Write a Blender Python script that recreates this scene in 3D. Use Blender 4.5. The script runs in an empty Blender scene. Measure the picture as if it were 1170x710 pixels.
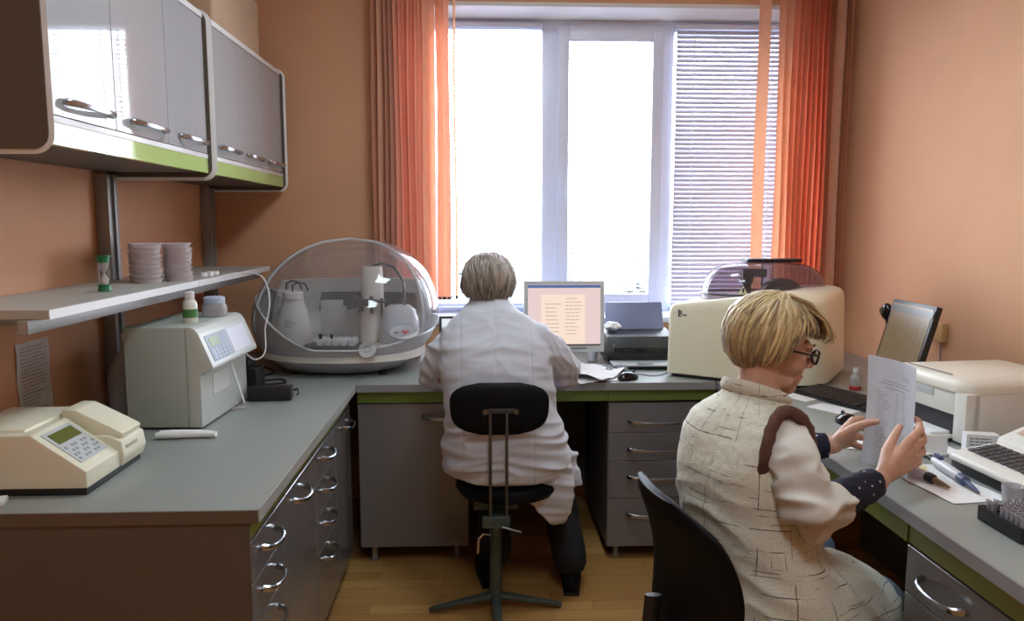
import bpy, bmesh, math, random
from mathutils import Vector, Matrix, noise
R = math.radians
random.seed(7)
sc = bpy.context.scene
COL = sc.collection

# ------------------------------------------------------------------ camera, world, light, exposure
F = 860.0; CAM_Z = 1.433
PIT = math.atan(99 / F); YAW = math.atan(36 / F * math.cos(PIT))
cam_d = bpy.data.cameras.new('camera'); cam = bpy.data.objects.new('camera', cam_d); COL.objects.link(cam)
cam_d.sensor_width = 36.0; cam_d.lens = F / 1170 * 36
cam.location = (0, 0, CAM_Z); cam.rotation_euler = (math.pi / 2 - PIT, 0, -YAW)
cam_d.clip_start = 0.02; sc.camera = cam
sc.view_settings.view_transform = 'Standard'; sc.view_settings.look = 'None'
sc.view_settings.gamma = 1.0; sc.view_settings.use_curve_mapping = False
sc.view_settings.exposure = 0.1
WORLD_STRENGTH = 26.0
LAMP_STRENGTH = 22.0
w = bpy.data.worlds.new('overcast sky'); sc.world = w; w.use_nodes = True
nt = w.node_tree; bg = nt.nodes['Background']
bg.inputs[1].default_value = WORLD_STRENGTH
geo = nt.nodes.new('ShaderNodeTexCoord'); sep = nt.nodes.new('ShaderNodeSeparateXYZ'); rmp = nt.nodes.new('ShaderNodeValToRGB')
nt.links.new(geo.outputs['Generated'], sep.inputs[0]); nt.links.new(sep.outputs['Z'], rmp.inputs[0]); nt.links.new(rmp.outputs[0], bg.inputs[0])
rmp.color_ramp.elements[0].position = 0.0; rmp.color_ramp.elements[0].color = (.30, .32, .33, 1)
rmp.color_ramp.elements[1].position = 0.06; rmp.color_ramp.elements[1].color = (.90, .95, 1, 1)
sc.cycles.max_bounces = 10; sc.cycles.diffuse_bounces = 5; sc.cycles.glossy_bounces = 4
sc.cycles.transmission_bounces = 8; sc.cycles.transparent_max_bounces = 24
sc.cycles.use_denoising = True
sc.cycles.sample_clamp_indirect = 6
sc.cycles.caustics_reflective = False; sc.cycles.caustics_refractive = False
# portal over the window opening: it only guides sampling of the sky
pd = bpy.data.lights.new('window_portal', 'AREA'); pd.shape = 'RECTANGLE'; pd.size = 2.1; pd.size_y = 1.6
pd.cycles.is_portal = True
po = bpy.data.objects.new('window_portal', pd); COL.objects.link(po); po.location = (.68, 4.22, 1.74); po.rotation_euler = (R(-90), 0, 0)

def at(px, py, y):
    """the room point at distance y that the photo shows at (px, py)"""
    x = (px - 585) / F; z = -(py - 355) / F
    y2 = math.cos(PIT) + z * math.sin(PIT); z2 = -math.sin(PIT) + z * math.cos(PIT)
    X = x * math.cos(YAW) + y2 * math.sin(YAW); Y = -x * math.sin(YAW) + y2 * math.cos(YAW)
    t = y / Y
    return Vector((X * t, y, CAM_Z + z2 * t))

# ------------------------------------------------------------------ materials
def lin(c):
    return tuple(((v / 255) / 12.92 if v / 255 <= .04045 else ((v / 255 + .055) / 1.055) ** 2.4) for v in c)
MATS = {}
def mat(name, rgb, rough=.5, metal=0, spec=.5, coat=0, noise_amt=0, noise_scale=20, bump=0, bump_scale=200, emit=0, trans=0, alpha=1, sheen=0, sub=0):
    if name in MATS: return MATS[name]
    m = bpy.data.materials.new(name); m.use_nodes = True; MATS[name] = m
    n = m.node_tree.nodes; l = m.node_tree.links; b = n['Principled BSDF']
    c = (*lin(rgb), 1)
    b.inputs['Base Color'].default_value = c; b.inputs['Roughness'].default_value = rough
    b.inputs['Metallic'].default_value = metal; b.inputs['Specular IOR Level'].default_value = spec
    b.inputs['Coat Weight'].default_value = coat; b.inputs['Coat Roughness'].default_value = .08
    b.inputs['Transmission Weight'].default_value = trans; b.inputs['Alpha'].default_value = alpha
    b.inputs['Sheen Weight'].default_value = sheen
    if sub:
        b.inputs['Subsurface Weight'].default_value = sub; b.inputs['Subsurface Radius'].default_value = (.012, .005, .003); b.inputs['Subsurface Scale'].default_value = .6
    if emit:
        b.inputs['Base Color'].default_value = (c[0] * .08, c[1] * .08, c[2] * .08, 1)
        b.inputs['Emission Color'].default_value = c; b.inputs['Emission Strength'].default_value = emit
    tc = n.new('ShaderNodeTexCoord')
    if noise_amt:
        t = n.new('ShaderNodeTexNoise'); t.inputs['Scale'].default_value = noise_scale; t.inputs['Detail'].default_value = 4
        l.new(tc.outputs['Object'], t.inputs['Vector'])
        mr = n.new('ShaderNodeMapRange'); mr.inputs[1].default_value = .3; mr.inputs[2].default_value = .7
        mr.inputs[3].default_value = 1 - noise_amt; mr.inputs[4].default_value = 1 + noise_amt * .4
        l.new(t.outputs[0], mr.inputs[0])
        mx = n.new('ShaderNodeVectorMath'); mx.operation = 'SCALE'; mx.inputs[0].default_value = c[:3]
        l.new(mr.outputs[0], mx.inputs['Scale']); l.new(mx.outputs[0], b.inputs['Base Color'])
    if bump:
        t = n.new('ShaderNodeTexNoise'); t.inputs['Scale'].default_value = bump_scale; t.inputs['Detail'].default_value = 3
        l.new(tc.outputs['Object'], t.inputs['Vector'])
        bp = n.new('ShaderNodeBump'); bp.inputs['Strength'].default_value = bump; bp.inputs['Distance'].default_value = .002
        l.new(t.outputs[0], bp.inputs['Height']); l.new(bp.outputs[0], b.inputs['Normal'])
    return m

def clear(name, tint=(255, 255, 255), gloss=.08, rough=.02, fac_haze=0.0, haze=(220, 220, 220)):
    """thin clear plastic or glass sheet"""
    if name in MATS: return MATS[name]
    m = bpy.data.materials.new(name); m.use_nodes = True; MATS[name] = m
    n = m.node_tree.nodes; l = m.node_tree.links; n.remove(n['Principled BSDF']); out = n['Material Output']
    tr = n.new('ShaderNodeBsdfTransparent'); tr.inputs[0].default_value = (*lin(tint), 1)
    gl = n.new('ShaderNodeBsdfGlossy'); gl.inputs['Roughness'].default_value = rough
    lw = n.new('ShaderNodeLayerWeight'); lw.inputs[0].default_value = .5
    pw_ = n.new('ShaderNodeMath'); pw_.operation = 'POWER'; pw_.inputs[1].default_value = 3.2; l.new(lw.outputs['Facing'], pw_.inputs[0])
    ad = n.new('ShaderNodeMath'); ad.operation = 'MULTIPLY_ADD'; ad.inputs[1].default_value = .55; ad.inputs[2].default_value = gloss * .25 + .01; ad.use_clamp = True
    l.new(pw_.outputs[0], ad.inputs[0])
    mx = n.new('ShaderNodeMixShader'); l.new(ad.outputs[0], mx.inputs[0]); l.new(tr.outputs[0], mx.inputs[1]); l.new(gl.outputs[0], mx.inputs[2])
    last = mx
    if fac_haze:
        df = n.new('ShaderNodeBsdfDiffuse'); df.inputs[0].default_value = (*lin(haze), 1)
        m2 = n.new('ShaderNodeMixShader'); m2.inputs[0].default_value = fac_haze
        l.new(mx.outputs[0], m2.inputs[1]); l.new(df.outputs[0], m2.inputs[2]); last = m2
    l.new(last.outputs[0], out.inputs[0])
    return m

def cloth_through(name, rgb, trans=.5):
    if name in MATS: return MATS[name]
    m = bpy.data.materials.new(name); m.use_nodes = True; MATS[name] = m
    n = m.node_tree.nodes; l = m.node_tree.links; n.remove(n['Principled BSDF']); out = n['Material Output']
    c = (*lin(rgb), 1)
    tc = n.new('ShaderNodeTexCoord'); t = n.new('ShaderNodeTexNoise'); t.inputs['Scale'].default_value = 30; l.new(tc.outputs['Object'], t.inputs['Vector'])
    mxr = n.new('ShaderNodeMapRange'); mxr.inputs[3].default_value = .9; mxr.inputs[4].default_value = 1.05; l.new(t.outputs[0], mxr.inputs[0])
    sc_ = n.new('ShaderNodeVectorMath'); sc_.operation = 'SCALE'; sc_.inputs[0].default_value = c[:3]; l.new(mxr.outputs[0], sc_.inputs['Scale'])
    d = n.new('ShaderNodeBsdfDiffuse'); tl = n.new('ShaderNodeBsdfTranslucent')
    l.new(sc_.outputs[0], d.inputs[0]); l.new(sc_.outputs[0], tl.inputs[0])
    mx = n.new('ShaderNodeMixShader'); mx.inputs[0].default_value = trans
    l.new(d.outputs[0], mx.inputs[1]); l.new(tl.outputs[0], mx.inputs[2]); l.new(mx.outputs[0], out.inputs[0])
    return m

def mat_wall():
    m = mat('orange wall paint', (214, 163, 126), .75, bump=.25, bump_scale=60, noise_amt=.05, noise_scale=3)
    return m
def mat_floor():
    m = bpy.data.materials.new('laminate floor'); m.use_nodes = True; n = m.node_tree.nodes; l = m.node_tree.links; b = n['Principled BSDF']
    tc = n.new('ShaderNodeTexCoord')
    br = n.new('ShaderNodeTexBrick'); br.inputs['Scale'].default_value = 1; br.inputs['Brick Width'].default_value = .42; br.inputs['Row Height'].default_value = .068
    br.inputs['Mortar Size'].default_value = .0012; br.inputs['Color1'].default_value = (*lin((196, 152, 92)), 1); br.inputs['Color2'].default_value = (*lin((170, 124, 70)), 1)
    br.inputs['Mortar'].default_value = (*lin((120, 84, 46)), 1); br.offset = .37
    l.new(tc.outputs['Object'], br.inputs['Vector'])
    mp = n.new('ShaderNodeMapping'); mp.inputs['Scale'].default_value = (3, 60, 1); l.new(tc.outputs['Object'], mp.inputs[0])
    t = n.new('ShaderNodeTexNoise'); t.inputs['Scale'].default_value = 2; t.inputs['Detail'].default_value = 6; l.new(mp.outputs[0], t.inputs['Vector'])
    mx = n.new('ShaderNodeMix'); mx.data_type = 'RGBA'; mx.blend_type = 'MULTIPLY'; mx.inputs[0].default_value = .35
    cr = n.new('ShaderNodeValToRGB'); cr.color_ramp.elements[0].position = .3; cr.color_ramp.elements[0].color = (.5, .45, .4, 1); cr.color_ramp.elements[1].position = .7
    l.new(t.outputs[0], cr.inputs[0]); l.new(br.outputs[0], mx.inputs[6]); l.new(cr.outputs[0], mx.inputs[7]); l.new(mx.outputs[2], b.inputs['Base Color'])
    b.inputs['Roughness'].default_value = .38
    return m
def mat_tweed():
    m = bpy.data.materials.new('cream checked tweed'); m.use_nodes = True; n = m.node_tree.nodes; l = m.node_tree.links; b = n['Principled BSDF']
    uv = n.new('ShaderNodeUVMap'); uv.uv_map = 'uv'
    wob = n.new('ShaderNodeTexNoise'); wob.inputs['Scale'].default_value = 9; l.new(uv.outputs[0], wob.inputs['Vector'])
    wv = n.new('ShaderNodeVectorMath'); wv.operation = 'MULTIPLY_ADD'; wv.inputs[1].default_value = (.006, .006, 0)
    l.new(wob.outputs['Color'], wv.inputs[0]); l.new(uv.outputs[0], wv.inputs[2])
    sp = n.new('ShaderNodeSeparateXYZ'); l.new(wv.outputs[0], sp.inputs[0])
    def lines(sock, period, width, off, sx, sy, lo):
        a = n.new('ShaderNodeMath'); a.operation = 'ADD'; a.inputs[1].default_value = off; l.new(sock, a.inputs[0])
        pp = n.new('ShaderNodeMath'); pp.operation = 'PINGPONG'; pp.inputs[1].default_value = period / 2; l.new(a.outputs[0], pp.inputs[0])
        lt = n.new('ShaderNodeMapRange'); lt.inputs[1].default_value = width * .4; lt.inputs[2].default_value = width * 1.3; lt.inputs[3].default_value = 1; lt.inputs[4].default_value = 0
        l.new(pp.outputs[0], lt.inputs[0])
        mp = n.new('ShaderNodeMapping'); mp.inputs['Scale'].default_value = (sx, sy, 1); l.new(uv.outputs[0], mp.inputs[0])
        t = n.new('ShaderNodeTexNoise'); t.inputs['Scale'].default_value = 1; t.inputs['Detail'].default_value = 2; l.new(mp.outputs[0], t.inputs['Vector'])
        gt = n.new('ShaderNodeMapRange'); gt.inputs[1].default_value = lo; gt.inputs[2].default_value = lo + .07; l.new(t.outputs[0], gt.inputs[0])
        mu = n.new('ShaderNodeMath'); mu.operation = 'MULTIPLY'; l.new(lt.outputs[0], mu.inputs[0]); l.new(gt.outputs[0], mu.inputs[1])
        return mu.outputs[0]
    outs = [lines(sp.outputs[0], .070, .0010, .01, 26, 9, .46), lines(sp.outputs[1], .046, .0011, .02, 14, 26, .47),
            lines(sp.outputs[0], .027, .0007, .003, 40, 14, .60), lines(sp.outputs[1], .019, .0008, .005, 14, 40, .56)]
    acc = outs[0]
    for o in outs[1:]:
        mm = n.new('ShaderNodeMath'); mm.operation = 'MAXIMUM'; l.new(acc, mm.inputs[0]); l.new(o, mm.inputs[1]); acc = mm.outputs[0]
    t = n.new('ShaderNodeTexNoise'); t.inputs['Scale'].default_value = 330; t.inputs['Detail'].default_value = 3; l.new(uv.outputs[0], t.inputs['Vector'])
    cr = n.new('ShaderNodeValToRGB'); cr.color_ramp.elements[0].position = .35; cr.color_ramp.elements[0].color = (*lin((196, 192, 172)), 1)
    cr.color_ramp.elements[1].position = .62; cr.color_ramp.elements[1].color = (*lin((224, 221, 206)), 1); l.new(t.outputs[0], cr.inputs[0])
    mx = n.new('ShaderNodeMix'); mx.data_type = 'RGBA'; mx.inputs[7].default_value = (*lin((52, 44, 38)), 1)
    l.new(acc, mx.inputs[0]); l.new(cr.outputs[0], mx.inputs[6]); l.new(mx.outputs[2], b.inputs['Base Color'])
    bp = n.new('ShaderNodeBump'); bp.inputs['Strength'].default_value = .6; bp.inputs['Distance'].default_value = .002; l.new(t.outputs[0], bp.inputs['Height']); l.new(bp.outputs[0], b.inputs['Normal'])
    b.inputs['Roughness'].default_value = .95; b.inputs['Sheen Weight'].default_value = .3
    return m
def mat_hair(name, dark, light):
    m = bpy.data.materials.new(name); m.use_nodes = True; n = m.node_tree.nodes; l = m.node_tree.links; b = n['Principled BSDF']
    a = n.new('ShaderNodeAttribute'); a.attribute_name = 'shade'
    cr = n.new('ShaderNodeValToRGB'); cr.color_ramp.elements[0].color = (*lin(dark), 1); cr.color_ramp.elements[1].color = (*lin(light), 1)
    l.new(a.outputs['Fac'], cr.inputs[0]); l.new(cr.outputs[0], b.inputs['Base Color'])
    b.inputs['Roughness'].default_value = .42; b.inputs['Sheen Weight'].default_value = .3
    return m

M_WALL = mat_wall(); M_FLOOR = mat_floor(); M_TWEED = mat_tweed()
M_CEIL = mat('white ceiling paint', (225, 225, 222), .85, noise_amt=.03, noise_scale=4)
M_PVC = mat('white window plastic', (222, 230, 248), .35)
M_TOP = mat('grey laminate worktop', (146, 151, 146), .36, noise_amt=.08, noise_scale=240)
M_TOPEDGE = mat('grey worktop edging', (120, 120, 118), .5)
M_DOOR = mat('silver grey laminate', (112, 110, 110), .17, spec=.7, noise_amt=.05, noise_scale=150)
M_UDOOR = mat('pale silver laminate', (172, 171, 172), .045, spec=.17, noise_amt=.03, noise_scale=150)
M_CARC = mat('grey carcass board', (104, 98, 92), .55, noise_amt=.06, noise_scale=60)
M_CARCD = mat('brown grey side board', (92, 80, 70), .6, noise_amt=.06, noise_scale=60)
M_GREEN = mat('lime green laminate', (178, 198, 126), .06, spec=.15)
M_OLIVE = mat('olive green laminate', (124, 136, 66), .35)
M_CHROME = mat('chrome', (178, 181, 188), .2, metal=1)
M_ALU = mat('brushed aluminium', (158, 158, 156), .42, metal=.35, noise_amt=.06, noise_scale=80)
M_WHITE = mat('white edging', (228, 228, 228), .4)
M_BLACK = mat('black plastic', (22, 22, 24), .42, bump=.1, bump_scale=400)
M_BLACKG = mat('black gloss plastic', (14, 14, 16), .12)
M_DGREY = mat('dark grey plastic', (52, 53, 56), .45)
M_GREY = mat('mid grey plastic', (120, 122, 124), .45)
M_LGREY = mat('light grey plastic', (186, 189, 190), .4, noise_amt=.03)
M_BODYW = mat('warm white plastic', (222, 220, 212), .38, noise_amt=.02)
M_CREAM = mat('cream plastic', (224, 221, 198), .42, noise_amt=.03)
M_CREAMG = mat('cream enamel', (232, 226, 200), .3, coat=.3)
M_PAPER = mat('white paper', (232, 232, 234), .8, noise_amt=.03, noise_scale=30)
M_INK = mat('grey print', (120, 124, 132), .8)
M_SKIN = mat('skin', (198, 152, 128), .5, noise_amt=.08, noise_scale=60, sub=.06, bump=.15, bump_scale=300)
M_COAT = mat('white cotton coat', (196, 199, 210), .85, noise_amt=.04, noise_scale=25, sheen=.2, bump=.12, bump_scale=500)
M_SLEEVE = mat('off white cotton', (204, 200, 192), .85, noise_amt=.04, noise_scale=25, sheen=.2)
M_NAVY = mat('navy knit', (20, 22, 40), .9, sheen=.2, bump=.3, bump_scale=400)
M_JEANS = mat('pale blue denim', (134, 150, 170), .85, noise_amt=.1, noise_scale=90)
M_TROUS = mat('black trousers cloth', (16, 15, 18), .85)
M_FURT = mat('brown ribbed trim', (96, 66, 54), .95, noise_amt=.25, noise_scale=60, bump=.8, bump_scale=160)
M_VINYL = mat('black vinyl', (8, 9, 15), .6, spec=.16, bump=.2, bump_scale=250)
M_STEELG = mat('green grey painted steel', (72, 84, 80), .45, metal=.4)
M_STEEL = mat('dull steel', (120, 120, 120), .35, metal=1)
M_CABLE = mat('black cable rubber', (18, 18, 18), .6)
M_TISSUE = mat('white tissue', (236, 236, 236), .95, noise_amt=.05, noise_scale=40)
M_CLEAR = clear('clear plastic')
M_DOME = clear('clear dome plastic', (244, 244, 246), gloss=.2, fac_haze=.13, haze=(200, 200, 205))
M_SMOKE = clear('smoked dome plastic', (196, 186, 192), gloss=.15, fac_haze=.16, haze=(150, 140, 148))
M_TUBE = clear('clear tube plastic', (242, 242, 246), gloss=.3, fac_haze=.16, haze=(215, 215, 222))
M_FROST = clear('cloudy clear plastic', (235, 235, 238), gloss=.2, fac_haze=.38, haze=(225, 222, 225))
M_GLASS = clear('window glass', (250, 252, 255), gloss=.05)
M_ORANGE = [cloth_through('orange blind fabric', (253, 202, 174), .5), cloth_through('deep orange blind fabric', (252, 188, 160), .5),
            cloth_through('peach blind fabric', (252, 216, 188), .55), cloth_through('brown orange blind fabric', (224, 178, 154), .45)]
M_SLAT = mat('pale lilac aluminium slat', (190, 188, 204), .4)
M_LAMPG = mat('lit lamp diffuser', (232, 248, 255), .5, emit=LAMP_STRENGTH)

# ------------------------------------------------------------------ mesh helper
class MB:
    def __init__(self): self.bm = bmesh.new()
    def _xf(self, vs, M):
        if M is not None:
            for v in vs: v.co = M @ v.co
    def box(self, x0, x1, y0, y1, z0, z1, r=0, seg=2, M=None):
        t = bmesh.new()
        bmesh.ops.create_cube(t, size=1)
        for v in t.verts: v.co = Vector(((x0 + x1) / 2 + v.co.x * (x1 - x0), (y0 + y1) / 2 + v.co.y * (y1 - y0), (z0 + z1) / 2 + v.co.z * (z1 - z0)))
        if r > 0: bmesh.ops.bevel(t, geom=t.edges[:], offset=r, segments=seg, profile=.6, affect='EDGES', clamp_overlap=True)
        return self._merge(t, M)
    def _merge(self, t, M=None):
        if M is not None: bmesh.ops.transform(t, matrix=M, verts=t.verts)
        me = bpy.data.meshes.new('tmp'); t.to_mesh(me); t.free(); self.bm.from_mesh(me); bpy.data.meshes.remove(me)
        return self
    def prism(self, poly, plane, a, b, r=0, seg=2, M=None):
        """polygon of 2-D points extruded from a to b along the third axis"""
        t = bmesh.new()
        def P(u, v, w_): return {'xy': (u, v, w_), 'xz': (u, w_, v), 'yz': (w_, u, v)}[plane]
        va = [t.verts.new(P(u, v, a)) for u, v in poly]; vb = [t.verts.new(P(u, v, b)) for u, v in poly]
        t.faces.new(va); t.faces.new(vb)
        for i in range(len(poly)): t.faces.new((va[i], va[(i + 1) % len(poly)], vb[(i + 1) % len(poly)], vb[i]))
        bmesh.ops.recalc_face_normals(t, faces=t.faces)
        if r > 0: bmesh.ops.bevel(t, geom=t.edges[:], offset=r, segments=seg, profile=.6, affect='EDGES', clamp_overlap=True)
        return self._merge(t, M)
    def lathe(self, prof, c=(0, 0, 0), segs=24, M=None, sx=1, sy=1):
        t = bmesh.new(); rings = []
        for rad, z in prof:
            if rad < 1e-6: rings.append([t.verts.new((c[0], c[1], c[2] + z))])
            else: rings.append([t.verts.new((c[0] + rad * sx * math.cos(2 * math.pi * k / segs), c[1] + rad * sy * math.sin(2 * math.pi * k / segs), c[2] + z)) for k in range(segs)])
        for A, B in zip(rings, rings[1:]):
            if len(A) == 1 and len(B) == 1: continue
            for k in range(segs):
                k2 = (k + 1) % segs
                if len(A) == 1: t.faces.new((A[0], B[k2], B[k]))
                elif len(B) == 1: t.faces.new((A[k], A[k2], B[0]))
                else: t.faces.new((A[k], A[k2], B[k2], B[k]))
        bmesh.ops.recalc_face_normals(t, faces=t.faces)
        return self._merge(t, M)
    def cyl(self, c, r, h, segs=20, M=None, r2=None):
        r2 = r if r2 is None else r2
        return self.lathe([(0, 0), (r, 0), (r2, h), (0, h)], c, segs, M)
    def tube(self, pts, r, sides=8, closed=False, M=None, flat=1.0, up=None):
        """a bar along points; r one radius or one per point"""
        pts = [Vector(p) for p in pts]; n = len(pts); rr = r if isinstance(r, (list, tuple)) else [r] * n
        t = bmesh.new(); rings = []; prev = None
        for i, p in enumerate(pts):
            a = pts[i - 1] if (i or closed) else p; b = pts[(i + 1) % n] if (i < n - 1 or closed) else p
            d = (b - a).normalized() if (b - a).length > 1e-9 else Vector((0, 0, 1))
            if prev is None:
                u = Vector(up) if up else (Vector((0, 0, 1)) if abs(d.z) < .9 else Vector((1, 0, 0)))
                s = d.cross(u).normalized()
            else: s = (prev - d * prev.dot(d)).normalized()
            prev = s; q = d.cross(s).normalized()
            rings.append([t.verts.new(p + (s * math.cos(2 * math.pi * k / sides) + q * math.sin(2 * math.pi * k / sides) * flat) * rr[i]) for k in range(sides)])
        pairs = list(zip(rings, rings[1:]))
        if closed: pairs.append((rings[-1], rings[0]))
        for A, B in pairs:
            for k in range(sides):
                t.faces.new((A[k], A[(k + 1) % sides], B[(k + 1) % sides], B[k]))
        if not closed:
            t.faces.new(rings[0][::-1]); t.faces.new(rings[-1])
        bmesh.ops.recalc_face_normals(t, faces=t.faces)
        return self._merge(t, M)
    def ell(self, c, rad, M=None, sub=3):
        t = bmesh.new(); bmesh.ops.create_icosphere(t, subdivisions=sub, radius=1)
        for v in t.verts: v.co = Vector((c[0] + v.co.x * rad[0], c[1] + v.co.y * rad[1], c[2] + v.co.z * rad[2]))
        return self._merge(t, M)
    def loft(self, rings, cap=True, M=None):
        t = bmesh.new(); rs = [[t.verts.new(p) for p in ring] for ring in rings]
        for A, B in zip(rs, rs[1:]):
            k_ = len(A)
            for k in range(k_): t.faces.new((A[k], A[(k + 1) % k_], B[(k + 1) % k_], B[k]))
        if cap: t.faces.new(rs[0][::-1]); t.faces.new(rs[-1])
        bmesh.ops.recalc_face_normals(t, faces=t.faces)
        return self._merge(t, M)
    def sheet(self, grid, th=.0008, M=None):
        """a thin curved sheet with thickness from a grid of points"""
        t = bmesh.new(); g = [[t.verts.new(p) for p in row] for row in grid]
        for i in range(len(g) - 1):
            for j in range(len(g[0]) - 1): t.faces.new((g[i][j], g[i][j + 1], g[i + 1][j + 1], g[i + 1][j]))
        bmesh.ops.recalc_face_normals(t, faces=t.faces)
        ex = bmesh.ops.solidify(t, geom=t.faces[:], thickness=th)
        return self._merge(t, M)
    def build(self, name, material, parent=None, world=False, ang=35, loc=None):
        me = bpy.data.meshes.new(name)
        if world and parent is not None:
            bmesh.ops.transform(self.bm, matrix=parent_matrix(parent).inverted(), verts=self.bm.verts)
        if loc is not None and parent is None:
            bmesh.ops.translate(self.bm, vec=-Vector(loc), verts=self.bm.verts)
        self.bm.to_mesh(me); self.bm.free()
        me.materials.append(material)
        for p in me.polygons: p.use_smooth = True
        me.set_sharp_from_angle(angle=R(ang))
        o = bpy.data.objects.new(name, me); COL.objects.link(o)
        if parent is not None: o.parent = parent
        elif loc is not None: o.location = loc
        return o
def local_matrix(o): return Matrix.LocRotScale(o.location, o.rotation_euler, o.scale)
def parent_matrix(o):
    m = local_matrix(o)
    while o.parent: o = o.parent; m = local_matrix(o) @ m
    return m
def thing(name, label, cat, loc=(0, 0, 0), rz=0, group=None):
    o = bpy.data.objects.new(name, None); COL.objects.link(o); o.empty_display_size = .05
    o.location = loc; o.rotation_euler = (0, 0, rz); o['label'] = label; o['category'] = cat
    if group: o['group'] = group
    return o
def tag(o, label, cat, group=None, kind=None):
    o['label'] = label; o['category'] = cat
    if group: o['group'] = group
    if kind: o['kind'] = kind
    return o
def struct(name, mb, m, parent=None, ang=35):
    o = mb.build(name, m, parent, ang=ang)
    if parent is None: o['kind'] = 'structure'
    return o
def dup(root, loc=None, rz=None, label=None):
    r = root.copy(); COL.objects.link(r)
    if loc is not None: r.location = loc
    if rz is not None: r.rotation_euler = (0, 0, rz)
    if label: r['label'] = label
    for ch in list(root.children):
        c = ch.copy(); COL.objects.link(c); c.parent = r
        for g in list(ch.children):
            d = g.copy(); COL.objects.link(d); d.parent = c
    return r
def rot(ax, deg, piv=(0, 0, 0)):
    p = Vector(piv); return Matrix.Translation(p) @ Matrix.Rotation(R(deg), 4, ax) @ Matrix.Translation(-p)

# ------------------------------------------------------------------ the room
XL, XR, YB, YF, ZC = -1.33, 1.885, 3.85, -1.6, 2.95
T = .78
struct('floor', MB().box(XL - .1, XR + .1, YF - .1, YB + .1, -.05, 0), M_FLOOR)
struct('ceiling', MB().box(XL - .1, XR + .1, YF - .1, YB + .1, ZC, ZC + .05), M_CEIL)
struct('wall_left', MB().box(XL - .1, XL, YF - .1, YB + .1, 0, ZC), M_WALL)
struct('wall_right', MB().box(XR, XR + .1, YF - .1, YB + .1, 0, ZC), M_WALL)
struct('wall_front', MB().box(XL, XR, YF - .1, YF, 0, ZC), M_WALL)
OX0, OX1, OZ0, OZ1 = -.33, 1.74, .955, 2.50      # window opening
wb = MB().box(XL, OX0, YB, YB + .38, 0, ZC).box(OX1, XR, YB, YB + .38, 0, ZC).box(OX0, OX1, YB, YB + .38, 0, OZ0 - .03).box(OX0, OX1, YB, YB + .38, OZ1 + .02, ZC)
struct('wall_back', wb, M_WALL)
rv = MB().box(OX0, OX1, YB + .002, YB + .38, OZ1, OZ1 + .02).box(OX0 - .001, OX0 + .012, YB + .002, YB + .38, OZ0, OZ1).box(OX1 - .012, OX1 + .001, YB + .002, YB + .38, OZ0, OZ1)
struct('trim_1', rv, M_CEIL)
struct('trim_2', MB().box(OX0 - .03, OX1 + .03, YB - .03, YB + .27, OZ0 - .03, OZ0, r=.006), M_PVC)

# window: three lights in one white frame
wy = 4.10
win = thing('window_1', 'white three light window with plastic frame above the back worktop', 'window', ((OX0 + OX1) / 2, wy, OZ0)); win['kind'] = 'structure'
del win['category']; del win['label']
fr = MB()
zs, zt = OZ0, OZ1
for x0, x1 in ((OX0 + .012, -.235), (.33, .44), (.955, 1.035), (1.655, OX1 - .012)): fr.box(x0, x1, wy, wy + .07, zs, zt, r=.004)
fr.box(OX0 + .012, OX1 - .012, wy + .001, wy + .069, zs, zs + .05, r=.004).box(OX0 + .012, OX1 - .012, wy + .001, wy + .069, zt - .055, zt, r=.004)
fr.build('window_frame', M_PVC, win, world=True)
sa = MB()
for (x0, x1, z0, z1) in ((.415, .975, OZ0 + .03, OZ1 - .03),):
    t = .058
    sa.box(x0, x0 + t, wy - .02, wy + .04, z0, z1, r=.006).box(x1 - t, x1, wy - .02, wy + .04, z0, z1, r=.006)
    sa.box(x0 + t, x1 - t, wy - .02, wy + .04, z0, z0 + t, r=.006).box(x0 + t, x1 - t, wy - .02, wy + .04, z1 - t, z1, r=.006)
so = sa.build('sash', M_PVC, win, world=True)
hd = MB().box(.433, .452, wy - .03, wy - .019, 1.62, 1.68, r=.003).box(.435, .45, wy - .05, wy - .036, 1.54, 1.655, r=.004).cyl((.4425, wy - .04, 1.65), .006, .02, 10, rot('X', 90, (.4425, wy - .04, 1.65)))
hd.build('window_handle', M_PVC, so, world=True)
gl = MB()
for x0, x1 in ((-.235, .33), (.47, .92), (1.035, 1.655)): gl.box(x0, x1, wy + .03, wy + .034, OZ0 + .05, OZ1 - .055)
gl.build('window_glass', M_GLASS, win, world=True)

# horizontal blinds hung on each light
def slat_blind(name, x0, x1, z0, z1, y, ang, label):
    root = thing(name, label, 'blind', ((x0 + x1) / 2, y, z1), 0, 'horizontal blinds on the window')
    MB().box(x0, x1, y - .014, y + .014, z1 - .025, z1, r=.003).build('headrail', M_PVC, root, world=True)
    s = MB(); z = z0 + .03; p = .024; hw = .0135
    while z < z1 - .03:
        a = R(ang); pts = []
        for k in range(4):
            u = -hw + 2 * hw * k / 3; c = .0022 * (1 - (u / hw) ** 2)
            pts.append((y + u * math.cos(a) - c * math.sin(a), z + u * math.sin(a) + c * math.cos(a)))
        pts += [(py_ - .0006 * math.sin(a) * -1, pz - .0006) for py_, pz in pts[::-1]]
        s.prism(pts, 'yz', x0 + .004, x1 - .004); z += p
    s.build('slats', M_SLAT, root, world=True)
    c = MB()
    for f in (.16, .84):
        xx = x0 + (x1 - x0) * f
        c.tube([(xx, y - .0145, z0), (xx, y - .0145, z1 - .02)], .0020, 5).tube([(xx, y + .0135, z0), (xx, y + .0135, z1 - .02)], .0011, 5)
    c.build('cord', M_WHITE, root, world=True)
    MB().box(x0, x1, y - .012, y + .012, z0, z0 + .012, r=.003).build('bottom_rail', M_PVC, root, world=True)
    return root
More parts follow.
